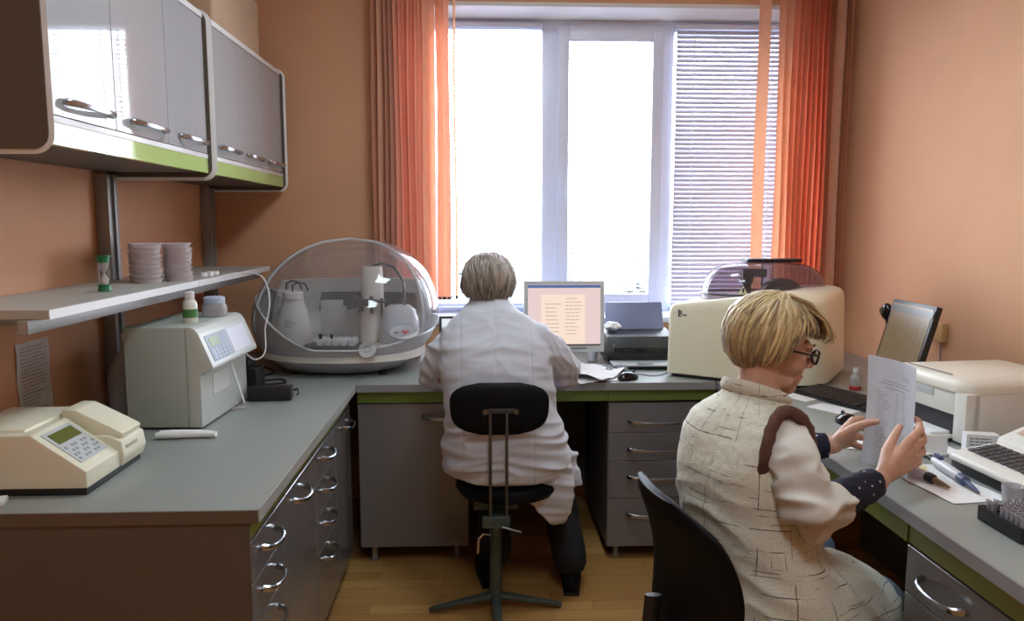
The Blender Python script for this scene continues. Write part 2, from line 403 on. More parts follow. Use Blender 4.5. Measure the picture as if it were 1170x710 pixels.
slat_blind('slat_blind', -.232, .328, OZ0 + .02, OZ1 - .02, wy - .018, 4, 'open horizontal slat blind on the window light behind the seated worker in white')
slat_blind('slat_blind', .475, .916, OZ0 + .085, OZ1 - .085, wy - .005, 4, 'open horizontal slat blind on the middle window sash with a handle')
slat_blind('slat_blind', 1.038, 1.652, OZ0 + .015, OZ1 - .02, wy - .018, 66, 'closed lilac grey horizontal slat blind above the smoked dome analyser')

# vertical strip blinds
def strip_blind(name, specs, y, ztop, label, wts):
    xs = [s[0] for s in specs]
    root = thing(name, label, 'curtain', (sum(xs) / len(xs), y, ztop), 0, None)
    MB().box(min(xs) - .06, max(xs) + .06, y - .02, y + .02, ztop, ztop + .04, r=.005).build('headrail', M_WHITE, root, world=True)
    for (x, wid, ang, mi, zb) in specs:
        a = R(ang); g = []
        for i in range(15):
            z = ztop - (ztop - zb) * i / 14; row = []
            for k in range(5):
                u = (k / 4 - .5) * wid; c = .006 * (1 - (2 * u / wid) ** 2)
                row.append((x + u * math.cos(a) - c * math.sin(a) + .003 * math.sin(z * 4 + x * 30), y + u * math.sin(a) + c * math.cos(a), z))
            g.append(row)
        st = MB().sheet(g, .0006).build('strip', M_ORANGE[mi], root, world=True)
        if wts: MB().box(x - wid * .45 * abs(math.cos(a)) - .002, x + wid * .45 * abs(math.cos(a)) + .002, y - .003, y + .003, zb - .004, zb + .012, r=.001).build('strip_weight', M_DGREY, st, world=True)
    return root
zt_ = 2.78
L = []
for i, x in enumerate([-.50, -.468, -.438, -.41, -.385, -.362, -.342, -.325, -.308, -.290, -.272, -.252]):
    L.append((x, .085, [70, 62, 68, 58, 60, 64, 55, 66, 60, 64, 58, 62][i] - 14, [3, 2, 3, 3, 0, 1, 1, 0, 1, 0, 0, 2][i], .99))
for i, x in enumerate([-.205, -.183, -.160]): L.append((x, .06, [74, 66, 70][i], [0, 2, 0][i], 1.055))
L.append((-.122, .012, 20, 2, 1.06))
strip_blind('vertical_blind', L, 3.795, zt_, 'orange vertical strip blind gathered beside the clear dome analyser', True)
Rr = []
for i, (x, ww, a, mi) in enumerate([(1.405, .075, 20, 2), (1.50, .075, 42, 2), (1.54, .075, 30, 2), (1.575, .08, 34, 0), (1.60, .08, 40, 0), (1.625, .08, 36, 0), (1.65, .08, 42, 1), (1.675, .08, 40, 0), (1.70, .08, 44, 1), (1.725, .08, 48, 1), (1.75, .08, 50, 3), (1.79, .05, 10, 2), (1.82, .075, 60, 3), (1.845, .06, 65, 3)]):
    Rr.append((x, ww, a, mi, .97))
strip_blind('vertical_blind', Rr, 3.795, zt_, 'orange and peach vertical strip blind gathered in the corner behind the cream analyser', False)

# ceiling lamps
def ceiling_lamp(x, y, label):
    r = thing('ceiling_lamp', label, 'lamp', (x, y, ZC), 0, 'ceiling lamps')
    MB().box(x - .31, x + .31, y - .31, y + .31, ZC - .06, ZC - .001, r=.006).build('housing', M_WHITE, r, world=True)
    MB().box(x - .28, x + .28, y - .28, y + .28, ZC - .066, ZC - .059, r=.002).build('diffuser', M_LAMPG, r, world=True)
for (x, y, lb) in ((.3, 2.2, 'square white ceiling lamp nearest the window'), (.3, .2, 'square white ceiling lamp away from the window')): ceiling_lamp(x, y, lb)

# trees far outside
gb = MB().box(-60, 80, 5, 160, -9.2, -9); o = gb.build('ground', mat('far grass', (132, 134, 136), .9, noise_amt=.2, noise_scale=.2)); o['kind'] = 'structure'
random.seed(3)
def far_tree(x, y, h, label):
    r = thing('tree', label, 'tree', (x, y, -9), 0, 'trees far outside the window')
    MB().tube([(x, y, -9), (x, y, -9 + h * .6)], [.35, .18], 8).build('trunk', mat('bark', (90, 80, 70), .9), r, world=True)
    c = MB()
    for k in range(14): c.ell((x + random.uniform(-1, 1) * h * .22, y + random.uniform(-1, 1) * h * .2, -9 + h * random.uniform(.45, .92)), (h * .14, h * .14, h * .12), sub=2)
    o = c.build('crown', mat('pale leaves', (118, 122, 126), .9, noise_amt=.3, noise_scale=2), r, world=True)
for (x, y, h, lb) in ((-1.2, 64, 8.6, 'pale tree far outside behind the left window light'), (5.6, 66, 9.6, 'pale tree far outside just left of the window handle'), (12.4, 62, 8.4, 'pale tree far outside seen through the middle sash'), (19.5, 68, 9.8, 'pale tree far outside behind the closed slat blind')): far_tree(x, y, h, lb)

# ------------------------------------------------------------------ furniture
def bow_handle(cx, cz, h, yf=0.0):
    m = MB(); pts = []
    for k in range(13):
        a = math.pi * k / 12
        pts.append((cx - h * math.cos(a), yf - .004 - .034 * math.sin(a) ** .8, cz - .006 * math.sin(a)))
    m.tube(pts, [.0065 - .0022 * math.sin(math.pi * k / 12) for k in range(13)], 8, flat=1.5)
    for s in (-1, 1): m.cyl((cx + s * h, yf, cz), .007, .008, 12, rot('X', 90, (cx + s * h, yf, cz)))
    return m
def cabinet(name, label, loc, rz, wid, dep, z0, z1, fronts, group=None, feet=True, doormat=None, band=None, ends=(0, 0)):
    """front faces local -Y; width along local X from 0"""
    dm = doormat or M_DOOR
    root = thing(name, label, 'cabinet', loc, rz, group)
    c = MB(); t = .016
    c.box(0, t, .019, dep, z0, z1).box(wid - t, wid, .019, dep, z0, z1).box(t, wid - t, .019, dep, z0, z0 + t).box(t, wid - t, dep - .01, dep, z0 + t, z1).box(t, wid - t, .019, dep - .01, z1 - t, z1)
    c.build('body', M_CARC, root)
    nd = 0
    for (x0, x1, za, zb, kind, hx, hz, hh) in fronts:
        d = MB().box(x0 + .0015, x1 - .0015, 0, .018, za + .0015, zb - .0015, r=.0012, seg=1).build(kind, dm, root)
        bow_handle(hx, hz, hh).build('handle', M_CHROME, d)
    if band: MB().box(0, wid, .004, .018, band[0], band[1]).build('fascia', band[2], root)
    if feet:
        for fx in (.05, wid - .05):
            for fy in (.06, dep - .06):
                MB().cyl((fx, fy, 0), .018, .006, 16).cyl((fx, fy, .006), .013, z0 - .006, 16).build('leg', M_ALU, root)
    return root
# worktops
def top(name, x0, x1, y0, y1, label, ex=0):
    r = thing(name, label, 'worktop', ((x0 + x1) / 2, (y0 + y1) / 2, T), 0)
    MB().box(x0, x1, y0, y1, T - .031, T, r=.002).build('top', M_TOP, r, world=True)
    return r
LX = -.515
r = top('worktop', XL + .002, LX, 1.69, YB - .002, 'grey laminate worktop along the left wall under the shelf')
MB().box(XL + .002, LX - .001, 1.684, 1.6895, T - .031, T - .0005).build('edging', mat('brown grey edging', (96, 82, 72), .5), r, world=True)
MB().box(LX + .0005, LX + .004, 1.69, 3.035, T - .030, T - .0005).build('edging', mat('pale edging', (165, 165, 160), .4), r, world=True)
r = top('worktop', LX + .001, .975, 3.04, YB - .002, 'grey laminate worktop under the window with the lit screen on it')
MB().box(LX + .005, .975, 3.035, 3.0395, T - .031, T - .0005).build('edging', mat('mid grey edging', (138, 138, 140), .4), r, world=True)
RXE = .982
r = top('worktop', RXE, XR - .002, .55, YB - .002, 'grey laminate worktop along the right wall carrying the laser printer')
MB().box(RXE - .005, RXE - .0005, .55, 3.034, T - .031, T - .0005).build('edging', mat('mid grey edging', (138, 138, 140), .4), r, world=True)
# left run: front plane x=-.54, facing +x
LF = -.538
zt0, zb0 = .695, .075
D4 = [.695, .59, .478, .335, .075]
def rowdrawers(x0, x1, zs_, h, hf=.30):
    return [(x0, x1, zs_[i + 1], zs_[i], 'drawer', (x0 + x1) / 2, zs_[i] - hf * 1.0 * .1 - .02, h) for i in range(len(zs_) - 1)]
cb = lambda z: (.6975, .748, M_OLIVE)
LEFT = [('drawer_cabinet', 'grey drawer cabinet with bow handles at the near end of the left worktop', 1.70, 2.015, 'd', [.695, .59, .48, .31, .075]),
        ('base_cabinet', 'grey one door base cabinet between the two drawer cabinets on the left', 2.017, 2.386, 'o', None),
        ('drawer_cabinet', 'grey four drawer cabinet in the middle of the left run below the beige analyser box', 2.388, 2.72, 'd', [.695, .585, .470, .345, .075]),
        ('base_cabinet', 'narrow grey door cabinet beside the inner corner of the left worktop', 2.722, 3.035, 'o', None)]
for nm, lb, y0, y1, k, zz in LEFT:
    W = y1 - y0
    if k == 'd': fr_ = [(0, W, zz[i + 1], zz[i], 'drawer', W * .42, zz[i] - .042, .062) for i in range(4)]
    else: fr_ = [(0, W, zb0, zt0, 'door', W * (.36 if y0 < 2.5 else .62), zt0 - .045, .062)]
    cabinet(nm, lb, (LF, y0, 0), R(90), W, .76, .075, .748, fr_, 'left run of grey base cabinets', band=(.6975, .747, M_OLIVE))
s = MB().box(XL + .004, LF - .002, 1.690, 1.698, 0.0, T - .032, r=.001, seg=1).box(LF - .0015, LF + .001, 1.690, 1.698, 0, T - .032).build('end_panel', M_CARCD)
tag(s, 'brown grey end panel closing the near end of the left cabinet run', 'panel')
# back: corner cabinet, pedestal
cabinet('base_cabinet', 'wide grey door cabinet in the left inner corner beside the stool', (LX + .004, 3.062, 0), 0, .455, .7, .075, .748, [(0, .455, zb0, zt0, 'door', .345, zt0 - .055, .075)], None, band=(.6975, .747, mat('green band', (112, 140, 66), .4)))
zz = [.690, .560, .438, .275, .06]
cabinet('drawer_cabinet', 'grey four drawer pedestal with long bow handles behind the black backrest chair', (.532, 3.062, 0), 0, .445, .7, .06, .748, [(0, .445, zz[i + 1], zz[i], 'drawer', .245, [.612, .492, .372, .208][i], .16) for i in range(4)], None, band=(.6975, .747, mat('green band', (112, 140, 66), .4)))
rl = MB().box(-.054, .530, 3.064, 3.082, .6975, .747).build('green_rail', MATS['green band']); tag(rl, 'green rail under the worktop over the worker\'s knee space', 'rail')
mp = MB().box(-.05, .528, 3.70, 3.716, .10, .747, r=.001, seg=1).build('knee_shade_panel', mat('knee shade dark grey', (60, 58, 58), .6)); tag(mp, 'added dark board deepening the shade of the knee space under the window worktop', 'panel')  # added board, coloured dark for the shade at the back of the knee space
mp = MB().box(1.60, 1.616, 1.75, 3.0, .08, .747, r=.001, seg=1).build('knee_shade_panel', mat('knee shade dark grey', (60, 58, 58), .6)); tag(mp, 'added dark board for the shade in the knee space under the right worktop', 'panel')  # added board; its dark colour hides the wall and stands for knee space shade
# right run: front plane x = 1.005 facing -x
RXF = 1.006
zz = [.682, .567, .44, .30, .07]
cabinet('drawer_cabinet', 'grey drawer cabinet under the right worktop below the tube rack', (RXF, 1.667, 0), R(-90), .62, .85, .07, .748, [(0, .62, zz[i + 1], zz[i], 'drawer', .15, zz[i] - .052, .075) for i in range(4)], None, band=(.6845, .747, M_OLIVE))
rl = MB().box(RXF, RXF + .018, 1.670, 3.03, .6845, .747).build('green_rail', M_OLIVE); tag(rl, 'olive green rail under the right worktop beside the blonde worker', 'rail')
mk = MB()
for k, (a_, b_) in enumerate(((0, .012), (.016, .03), (.034, .05))): mk.box(RXF + .0022, RXF + .004, 1.245 - b_, 1.245 - a_, .715, .727)
# shelf on the left wall
SZ = 1.235
def shelf_board(y0, y1, lb):
    r = thing('wall_shelf', lb, 'shelf', (-1.16, (y0 + y1) / 2, SZ), 0, 'grey shelf boards on the left wall')
    MB().box(XL + .004, -1.0, y0, y1, SZ - .022, SZ, r=.001, seg=1).build('board', mat('pale grey shelf laminate', (178, 176, 168), .4, noise_amt=.05, noise_scale=200), r, world=True)
    MB().box(-.9995, -.996, y0, y1, SZ - .022, SZ - .0005).build('edging', M_WHITE, r, world=True)
    MB().box(-1.06, -1.035, y0 - .02, y1, SZ - .055, SZ - .0225, r=.002).build('rail', M_ALU, r, world=True)
    for yy in (y0 + .12, y1 - .12): MB().box(XL + .05, -1.061, yy - .01, yy + .01, SZ - .05, SZ - .0225).build('bracket', M_ALU, r, world=True)
shelf_board(1.77, 2.70, 'near grey shelf board with the sand timer and dish stacks on it')
shelf_board(2.703, 3.60, 'far grey shelf board running behind the clear dome analyser')
for yy, lb in ((2.715, 'aluminium wall post between the two shelf boards'), (3.70, 'aluminium wall post in the back left corner'), (1.72, 'aluminium wall post at the near end of the shelf')):
    p = MB().box(XL + .002, XL + .047, yy - .035, yy - .012, T, 1.605, r=.002).box(XL + .002, XL + .047, yy + .012, yy + .035, T, 1.605, r=.002).box(XL + .002, XL + .03, yy - .012, yy + .012, T, 1.605)
    tag(p.build('wall_post', M_ALU, loc=(XL + .02, yy, T)), lb, 'post', 'aluminium posts carrying the shelf')
# wall cupboards
UX = -.965
def wall_cupboard(y0, y1, lb, splits):
    W = y1 - y0; r = thing('wall_cupboard', lb, 'cupboard', (UX, y0, 0), R(90), 'wall cupboards')
    z0, z1, dep = 1.610, 2.16, .36
    c = MB(); c.box(.018, W - .018, .02, dep, z0 + .005, z0 + .02).box(.018, W - .018, .02, dep, z1 - .02, z1 - .002).box(.018, W - .018, dep - .01, dep, z0 + .02, z1 - .02)
    c.build('body', M_CARC, r)
    for x0 in (0, W - .018):
        rr_ = .035; poly = []
        za, zb, ya, yb = z0 - .012, z1 + .008, -.012, dep
        for k in range(7): a = math.pi + math.pi / 2 * k / 6; poly.append((ya + rr_ + rr_ * math.cos(a), za + rr_ + rr_ * math.sin(a)))
        poly += [(yb, za), (yb, zb)]
        for k in range(7): a = math.pi / 2 + math.pi / 2 * k / 6; poly.append((ya + rr_ + rr_ * math.cos(a), zb - rr_ + rr_ * math.sin(a)))
        sp = MB().prism(poly, 'yz', x0 + .001, x0 + .017).build('side_panel', M_CARCD, r)
        path = [(x0 + .009, p[0] - .001, p[1]) for p in poly]
        e = MB(); ring = poly[:7][::-1] + []
        pts = [(x0 + .009, yb, za)] + [(x0 + .009, p[0], p[1]) for p in poly[:7][::-1]] + [(x0 + .009, p[0], p[1]) for p in poly[9:][::-1]] + [(x0 + .009, yb, zb)]
        e.tube(pts, .0105, 4, flat=.35, up=(1, 0, 0)); e.build('edging', M_WHITE, sp)
    MB().box(.018, W - .018, -.002, .02, z0 + .052, z0 + .068, r=.002).build('white_strip', M_WHITE, r)
    MB().box(.018, W - .018, .0, .02, z0 + .002, z0 + .052).build('green_fascia', M_GREEN, r)
    MB().box(.018, W - .018, -.002, .02, z1 - .016, z1 + .004, r=.002).build('white_strip', M_WHITE, r)
    for (x0, x1) in splits:
        d = MB().box(x0 + .0015, x1 - .0015, 0, .019, z0 + .070, z1 - .018, r=.0012, seg=1).build('door', M_UDOOR, r)
        bow_handle((x0 + x1) / 2 + .02, z0 + .105, .105).build('handle', M_CHROME, d)
    return r
u1 = wall_cupboard(1.735, 2.775, 'near grey wall cupboard with lime green band and the window mirrored in its door', [(.018, .35), (.35, .69), (.69, 1.022)])
MB().box(.03, .11, -.0012, -.0002, 1.628, 1.652, r=.0004, seg=1).build('sticker', mat('pale sticker', (205, 222, 180), .3), u1)
u2 = wall_cupboard(2.777, 3.795, 'far grey wall cupboard with lime green band reaching the window wall', [(.018, .345), (.345, .675), (.675, 1.0)])
bx = MB().box(-1.22, -.99, 2.95, 3.55, 2.1705, 2.42, r=.02, seg=3).build('storage_box', mat('beige cardboard', (196, 168, 140), .8, noise_amt=.06, noise_scale=8), loc=(-1.1, 3.25, 2.17)); tag(bx, 'beige box lying on top of the far wall cupboard', 'box')

# ------------------------------------------------------------------ left side equipment
def bars(m, x0, x1, y, rows, dz, z0, seed, plane='xz', h=.35, off=.0006, M=None, gap=.25):
    """rows of short printed strokes"""
    rnd = random.Random(seed)
    for i in range(rows):
        z = z0 - i * dz; x = x0
        lim = x0 + (x1 - x0) * rnd.uniform(.55, 1)
        while x < lim:
            w_ = rnd.uniform(.06, .2) * (x1 - x0); xe = min(x + w_, lim)
            if plane == 'xz': m.box(x, xe, y - off, y, z, z + dz * h, M=M)
            else: m.box(x, xe, z, z + dz * h, y, y + off, M=M)
            x = xe + gap * w_
    return m
# spectrophotometer: side outline in local x (towards +x is its front), extruded along y
sp = thing('spectrophotometer', 'cream wedge shaped bench photometer with green display at the near end of the left worktop', 'lab instrument', (-.95, 1.795, T), 0)
yw = .30
body = [(0, .018), (0, .060), (-.012, .068), (-.128, .152), (-.150, .150), (-.34, .150), (-.34, .018)]
MB().prism(body, 'xz', 0, yw * .56, r=.006).build('housing', M_CREAM, sp)
MB().prism([(.004, .018), (.012, .045), (.006, .085), (-.03, .10), (-.34, .10), (-.34, .018)], 'xz', yw * .56, yw, r=.007).build('rear_housing', M_CREAM, sp)
MB().box(-.34, -.004, .004, yw - .004, 0, .0185, r=.003).build('base', M_BLACK, sp)
lid = MB().prism([(.0, .088), (.006, .104), (-.03, .124), (-.115, .168), (-.15, .170), (-.15, .105)], 'xz', yw * .60, yw * .97, r=.008).build('sample_lid', mat('pale cream plastic', (228, 224, 200), .35), sp)
MB().box(-.33, -.155, .03, yw * .9, .1, .158, r=.008).build('rear_cover', mat('pale cream plastic', (228, 224, 200), .35), sp)
ang = math.degrees(math.atan2(.084, .116))
PM = Matrix.Translation((-.012, 0, .068)) @ Matrix.Rotation(R(180), 4, 'Z') @ Matrix.Rotation(R(-ang), 4, 'Y')
# PM local: x runs up the slope, y across (negated), z off the surface
kp = MB().box(.012, .128, -.150, -.022, .0, .0022, r=.001, seg=1, M=PM).build('control_panel', M_LGREY, sp)
MB().box(.082, .118, -.138, -.034, .0022, .0034, r=.0005, seg=1, M=PM).build('display', mat('green lcd glass', (96, 102, 48), .2), kp)
k_ = MB()
for i in range(4):
    for j in range(8):
        if (i + j) % 3: k_.box(.02 + i * .014, .028 + i * .014, -.142 + j * .0145, -.134 + j * .0145, .0022, .0032, M=PM)
k_.build('keypad', mat('faded key print', (140, 146, 150), .6), kp)
MB().box(.008, .0105, .185, .25, .062, .072, r=.001, seg=1).build('badge', mat('pale badge', (170, 170, 140), .4), sp)
rb = MB().box(-.03, .03, -.022, .022, 0, .014, r=.005, seg=3).build('eraser', M_WHITE, loc=None); rb.location = (-1.145, 1.745, T); rb.rotation_euler = (0, 0, .3)
tag(rb, 'small white block at the near edge of the left worktop', 'block')
# grey boxy analyser
ga = thing('cell_counter', 'grey beige box shaped analyser with slanted display panel and probe needle', 'lab instrument', (-.885, 2.375, T), R(-2))
H_ = .33; D_ = .42
MB().box(-.238, -.044, 0, D_, .008, H_, r=.006).build('housing', mat('warm grey enamel', (170, 176, 168), .45, noise_amt=.03), ga)
prof = [(-.043, .008), (-.043, H_), (-.028, H_), (-.014, H_ - .006), (-.002, H_ - .022), (.040, .205), (.040, .196), (.004, .182), (-.002, .175), (-.002, .008)]
MB().prism(prof, 'xz', .002, D_ - .002, r=.002).build('front_housing', mat('light warm grey plastic', (192, 196, 190), .4), ga)
sl = math.degrees(math.atan2(H_ - .022 - .205, -.042))   # slope of display face
a0 = Vector((-.002, 0, H_ - .022)); a1 = Vector((.040, 0, .205)); dx = (a1 - a0).normalized(); nn = Vector((dx.z * -1, 0, dx.x)); nn = Vector((-dx.z, 0, dx.x))
PM2 = Matrix(((0, dx.x, nn.x, a0.x), (1, 0, 0, 0), (0, dx.z, nn.z, a0.z), (0, 0, 0, 1)))   # local x across, y down the slope, z outwards
LS = (a1 - a0).length
pn = MB().box(.03, .20, .012, LS - .012, -.001, .002, r=.001, seg=1, M=PM2).build('keypad_panel', mat('blue grey panel', (132, 142, 156), .4), ga)
MB().box(.05, .125, .022, .052, .002, .003, M=PM2).build('display', mat('pale green lcd', (150, 168, 128), .2), pn)
k_ = MB()
for i in range(5):
    for j in range(3): k_.box(.045 + i * .028, .062 + i * .028, .060 + j * .013, .069 + j * .013, .002, .003, M=PM2)
k_.build('keypad', mat('pale keys', (170, 182, 200), .5), pn)
MB().box(.21, .38, .012, LS - .012, -.001, .0018, r=.001, seg=1, M=PM2).build('label_panel', mat('pale lilac panel', (206, 208, 218), .4), ga)
MB().box(-.0025, .0004, .10, .24, .09, .16, r=.001, seg=1).build('access_door', mat('paler grey plastic', (206, 206, 200), .35), ga)
MB().tube([(.012, .22, .19), (.035, .215, .12), (.062, .205, .04)], .0032, 8).build('probe', M_WHITE, ga)
for fx in (-.21, -.03):
    for fy in (.04, .38): MB().cyl((fx, fy, 0), .012, .0085, 12).build('foot', M_BLACK, ga)
# bottle and jar on it
bt = thing('reagent_bottle', 'small white bottle with green label on top of the grey analyser box', 'bottle', (-.955, 2.50, T + H_))
MB().lathe([(0, 0), (.021, 0), (.023, .004), (.023, .060), (.020, .070), (.012, .078), (.012, .082), (0, .082)]).build('body', M_BODYW, bt)
MB().lathe([(.0235, .018), (.0238, .018), (.0238, .046), (.0235, .046)]).build('label', mat('green label', (78, 128, 72), .5), bt)
MB().lathe([(0, .080), (.0155, .080), (.0155, .100), (.013, .103), (0, .103)]).build('cap', M_WHITE, bt)
jr = thing('jar', 'wide clear jar with pale blue lid behind the green label bottle', 'jar', (-.935, 2.67, T + H_))
MB().lathe([(0, 0), (.038, 0), (.042, .006), (.042, .035), (.034, .048), (0, .048)]).build('body', M_FROST, jr)
MB().lathe([(0, .048), (.036, .048), (.036, .066), (.030, .070), (0, .070)]).build('lid', mat('pale blue lid', (178, 192, 214), .4), jr)
# carboy behind, poster, tissue, petri, power boxes
cb_ = thing('carboy', 'clear plastic carboy standing against the wall behind the grey analyser box', 'bottle', (-1.215, 2.61, T))
MB().lathe([(0, 0), (.062, 0), (.066, .008), (.066, .13), (.055, .175), (.022, .22), (.018, .25), (.018, .262), (0, .262)]).build('body', M_FROST, cb_)
MB().lathe([(0, .255), (.021, .255), (.021, .28), (0, .282)]).build('cap', M_LGREY, cb_)
g = [[(XL + .003 + .002 * math.sin(i * 1.3 + j), 2.175 + .165 * j / 6, 1.09 - .24 * i / 8) for j in range(7)] for i in range(9)]
ps = thing('notice_sheet', 'printed sheet in a clear sleeve taped to the left wall under the shelf', 'paper', (XL + .004, 2.25, 1.0))
MB().sheet(g, .0006).build('sheet', mat('dull sheet', (206, 200, 198), .6, noise_amt=.05, noise_scale=40), ps, world=True)
pb = MB()
PMx = Matrix(((0, 1, 0, XL + .0075), (1, 0, 0, 0), (0, 0, 1, 0), (0, 0, 0, 1)))
bars(pb, 2.19, 2.325, 0, 20, .0105, 1.072, 5, M=PMx)
pb.build('print', mat('faint print', (170, 164, 166), .8), ps, world=True)
def crumple(name, lab, cat, c, sx, sy, sz, seed, m=None, rz=0, sub=4):
    b = MB().ell((0, 0, 0), (1, 1, 1), sub=sub)
    for v in b.bm.verts:
        n1 = noise.noise(v.co * 1.6 + Vector((seed, 0, 0))); n2 = noise.noise(v.co * 4 + Vector((seed, 5, 0)))
        v.co *= 1 + .35 * n1 + .22 * abs(n2)
        v.co = Vector((v.co.x * sx, v.co.y * sy, max(v.co.z, -.75) * sz + .75 * sz))
    o = b.build(name, m or M_TISSUE, ang=50); o.location = c; o.rotation_euler = (0, 0, rz)
    return tag(o, lab, cat)
# folded tissue roll
tr_ = MB()
for k in range(3): tr_.tube([(-.085 + .01 * k, .008 * k - .008, .013 + .004 * (k == 1)), (-.04, .006 * k - .01, .015), (.02, .007 * k - .006, .012), (.09 - .012 * k, .008 * k - .012, .011)], [.011, .013, .012, .010], 10, flat=.9)
for v in tr_.bm.verts: v.co += v.co.normalized() * .003 * noise.noise(v.co * 60); v.co.z = max(v.co.z, 0)
o = tr_.build('tissue', M_TISSUE, ang=60); o.location = (-.905, 2.29, T); o.rotation_euler = (0, 0, .12); tag(o, 'rolled white tissue lying in front of the grey analyser box', 'tissue')
def petri(name, loc, lab, grp=None, r=.036, h=.012, m=None):
    t_ = thing(name, lab, 'dish', loc, 0, grp)
    MB().lathe([(0, 0), (r, 0), (r, h), (r - .0015, h), (r - .0015, .002), (0, .002)]).build('base', m or M_CLEAR, t_)
    return t_
petri('petri_dish', (-.875, 2.665, T), 'single clear petri dish lying on the worktop under the probe needle', m=M_FROST)
pw = thing('power_supply', 'black rectangular power supply lying on the left worktop behind the petri dish', 'power supply', (-.785, 2.79, T), R(3))
MB().box(-.078, .078, -.03, .03, .001, .052, r=.006).build('housing', M_BLACK, pw)
MB().tube([(.085, 0, .035), (.10, -.005, .042), (.105, -.02, .03), (.10, -.025, .02)], .004, 8).build('plug', M_BLACK, pw)
p2 = thing('power_supply', 'black upright adapter standing behind the flat power supply', 'power supply', (-.90, 2.93, T), R(-8))
MB().box(-.042, .042, -.04, .04, 0, .10, r=.008).box(-.035, .01, -.038, .038, .10, .135, r=.008).build('housing', M_BLACK, p2)
MB().tube([(.0, -.041, .02), (.0, -.043, .09)], .004, 6).build('ridge', M_DGREY, p2)
def cable(name, lab, pts, r_=.0035, m=None, n=40):
    P = [Vector(p) for p in pts]; out = []
    for i in range(len(P) - 1):
        p0 = P[max(i - 1, 0)]; p1 = P[i]; p2_ = P[i + 1]; p3 = P[min(i + 2, len(P) - 1)]
        for k in range(8):
            t = k / 8
            out.append(.5 * ((2 * p1) + (p2_ - p0) * t + (2 * p0 - 5 * p1 + 4 * p2_ - p3) * t * t + (3 * p1 - p0 - 3 * p2_ + p3) * t ** 3))
    out.append(P[-1])
    o = MB().tube(out, r_, 7).build(name, m or M_CABLE, loc=P[0]); return tag(o, lab, 'cable')
cable('cable', 'white cable hanging in a loop from the shelf to the analyser box', [at(238, 318, 2.95), at(275, 312, 3.02), at(300, 317, 3.02), at(308, 345, 3.0), at(303, 375, 2.98), at(303, 402, 2.95), at(292, 411, 2.92), at(281, 404, 2.90)], .003, M_WHITE)
cable('cable', 'black cables tangled on the worktop beside the clear dome analyser', [(-.86, 2.97, .80), (-.80, 3.05, .79), (-.84, 3.14, .785), (-.92, 3.10, .79), (-.97, 3.2, .785), (-.90, 3.26, .79), (-.98, 3.4, .79)], .0045)
cable('cable', 'black cord running over the upright adapter to the wall', [(-.88, 2.98, .80), (-.95, 3.02, .84), (-.97, 3.12, .86), (-1.05, 3.2, .82), (-1.2, 3.3, .80)], .004)
# sand timer
hg = thing('sand_timer', 'green capped glass sand timer standing on the near shelf board', 'timer', (-1.105, 2.255, SZ))
for z in (0, .085): MB().lathe([(0, z), (.0185, z), (.0185, z + .006), (.0165, z + .010), (.0165, z + .018), (.0185, z + .0205), (0, z + .0205)] if z == 0 else [(0, z), (.0165, z), (.0165, z + .014), (.0205, z + .016), (.0205, z + .0205), (0, z + .0205)]).build('cap', mat('green plastic', (30, 112, 66), .35), hg)
MB().lathe([(.011, .020), (.012, .035), (.0025, .053), (.012, .07), (.011, .086)]).build('glass', M_FROST, hg)
MB().lathe([(0, .021), (.010, .021), (.009, .032), (0, .037)]).build('sand', mat('pale sand', (224, 190, 150), .9), hg)
MB().lathe([(.0148, .018), (.0155, .018), (.0155, .088), (.0148, .088)]).build('tube', M_CLEAR, hg)
pp = MB().box(-.06, .06, -.045, .045, 0, .0008).build('paper_slip', mat('grey paper', (168, 170, 172), .8)); pp.location = (-1.095, 2.26, SZ); pp.rotation_euler = (0, 0, .2)
tag(pp, 'small grey paper slip under the sand timer', 'paper'); hg.location.z += .001
# stacks of dishes
src = None
M_DISH = clear('milky dish plastic', (240, 234, 236), gloss=.2, fac_haze=.6, haze=(232, 222, 224))
for si, (sx, sy, nlev, lb) in enumerate(((-1.130, 2.60, 8, 'left'), (-1.065, 2.695, 8, 'right'), (-1.19, 2.71, 8, 'rear'))):
    for k in range(nlev):
        nm = {'left': 'nearest the sand timer', 'right': 'nearest the small white caps', 'rear': 'against the wall'}[lb]
        lev = ['lowest', 'second', 'third', 'fourth', 'fifth', 'sixth', 'seventh', 'topmost'][k]
        lab = f'{lev} milky plastic dish from below in the stack {nm}'
        if src is None:
            src = thing('sample_dish', lab, 'dish', (sx, sy, SZ), 0, 'stacked plastic dishes on the shelf')
            MB().lathe([(0, 0), (.043, 0), (.047, .013), (.0505, .0145), (.0505, .0160), (.046, .0155), (.042, .002), (0, .002)]).build('dish', M_DISH, src)
        else:
            d = dup(src, (sx + random.uniform(-.002, .002), sy + random.uniform(-.002, .002), SZ + k * .0165), random.random() * 6, lab)
for i in range(4):
    o = MB().lathe([(0, 0), (.012, 0), (.012, .014), (.010, .016), (0, .016)]).build('bottle_cap', M_WHITE)
    o.location = (-1.045 + .012 * (i % 2), 2.885 + i * .032, SZ)
    tag(o, ['small white cap on the shelf next to the dish stacks', 'second small white cap along the shelf from the dish stacks', 'third small white cap along the shelf from the dish stacks', 'last small white cap along the shelf near the white cable'][i], 'cap', 'white caps on the shelf')

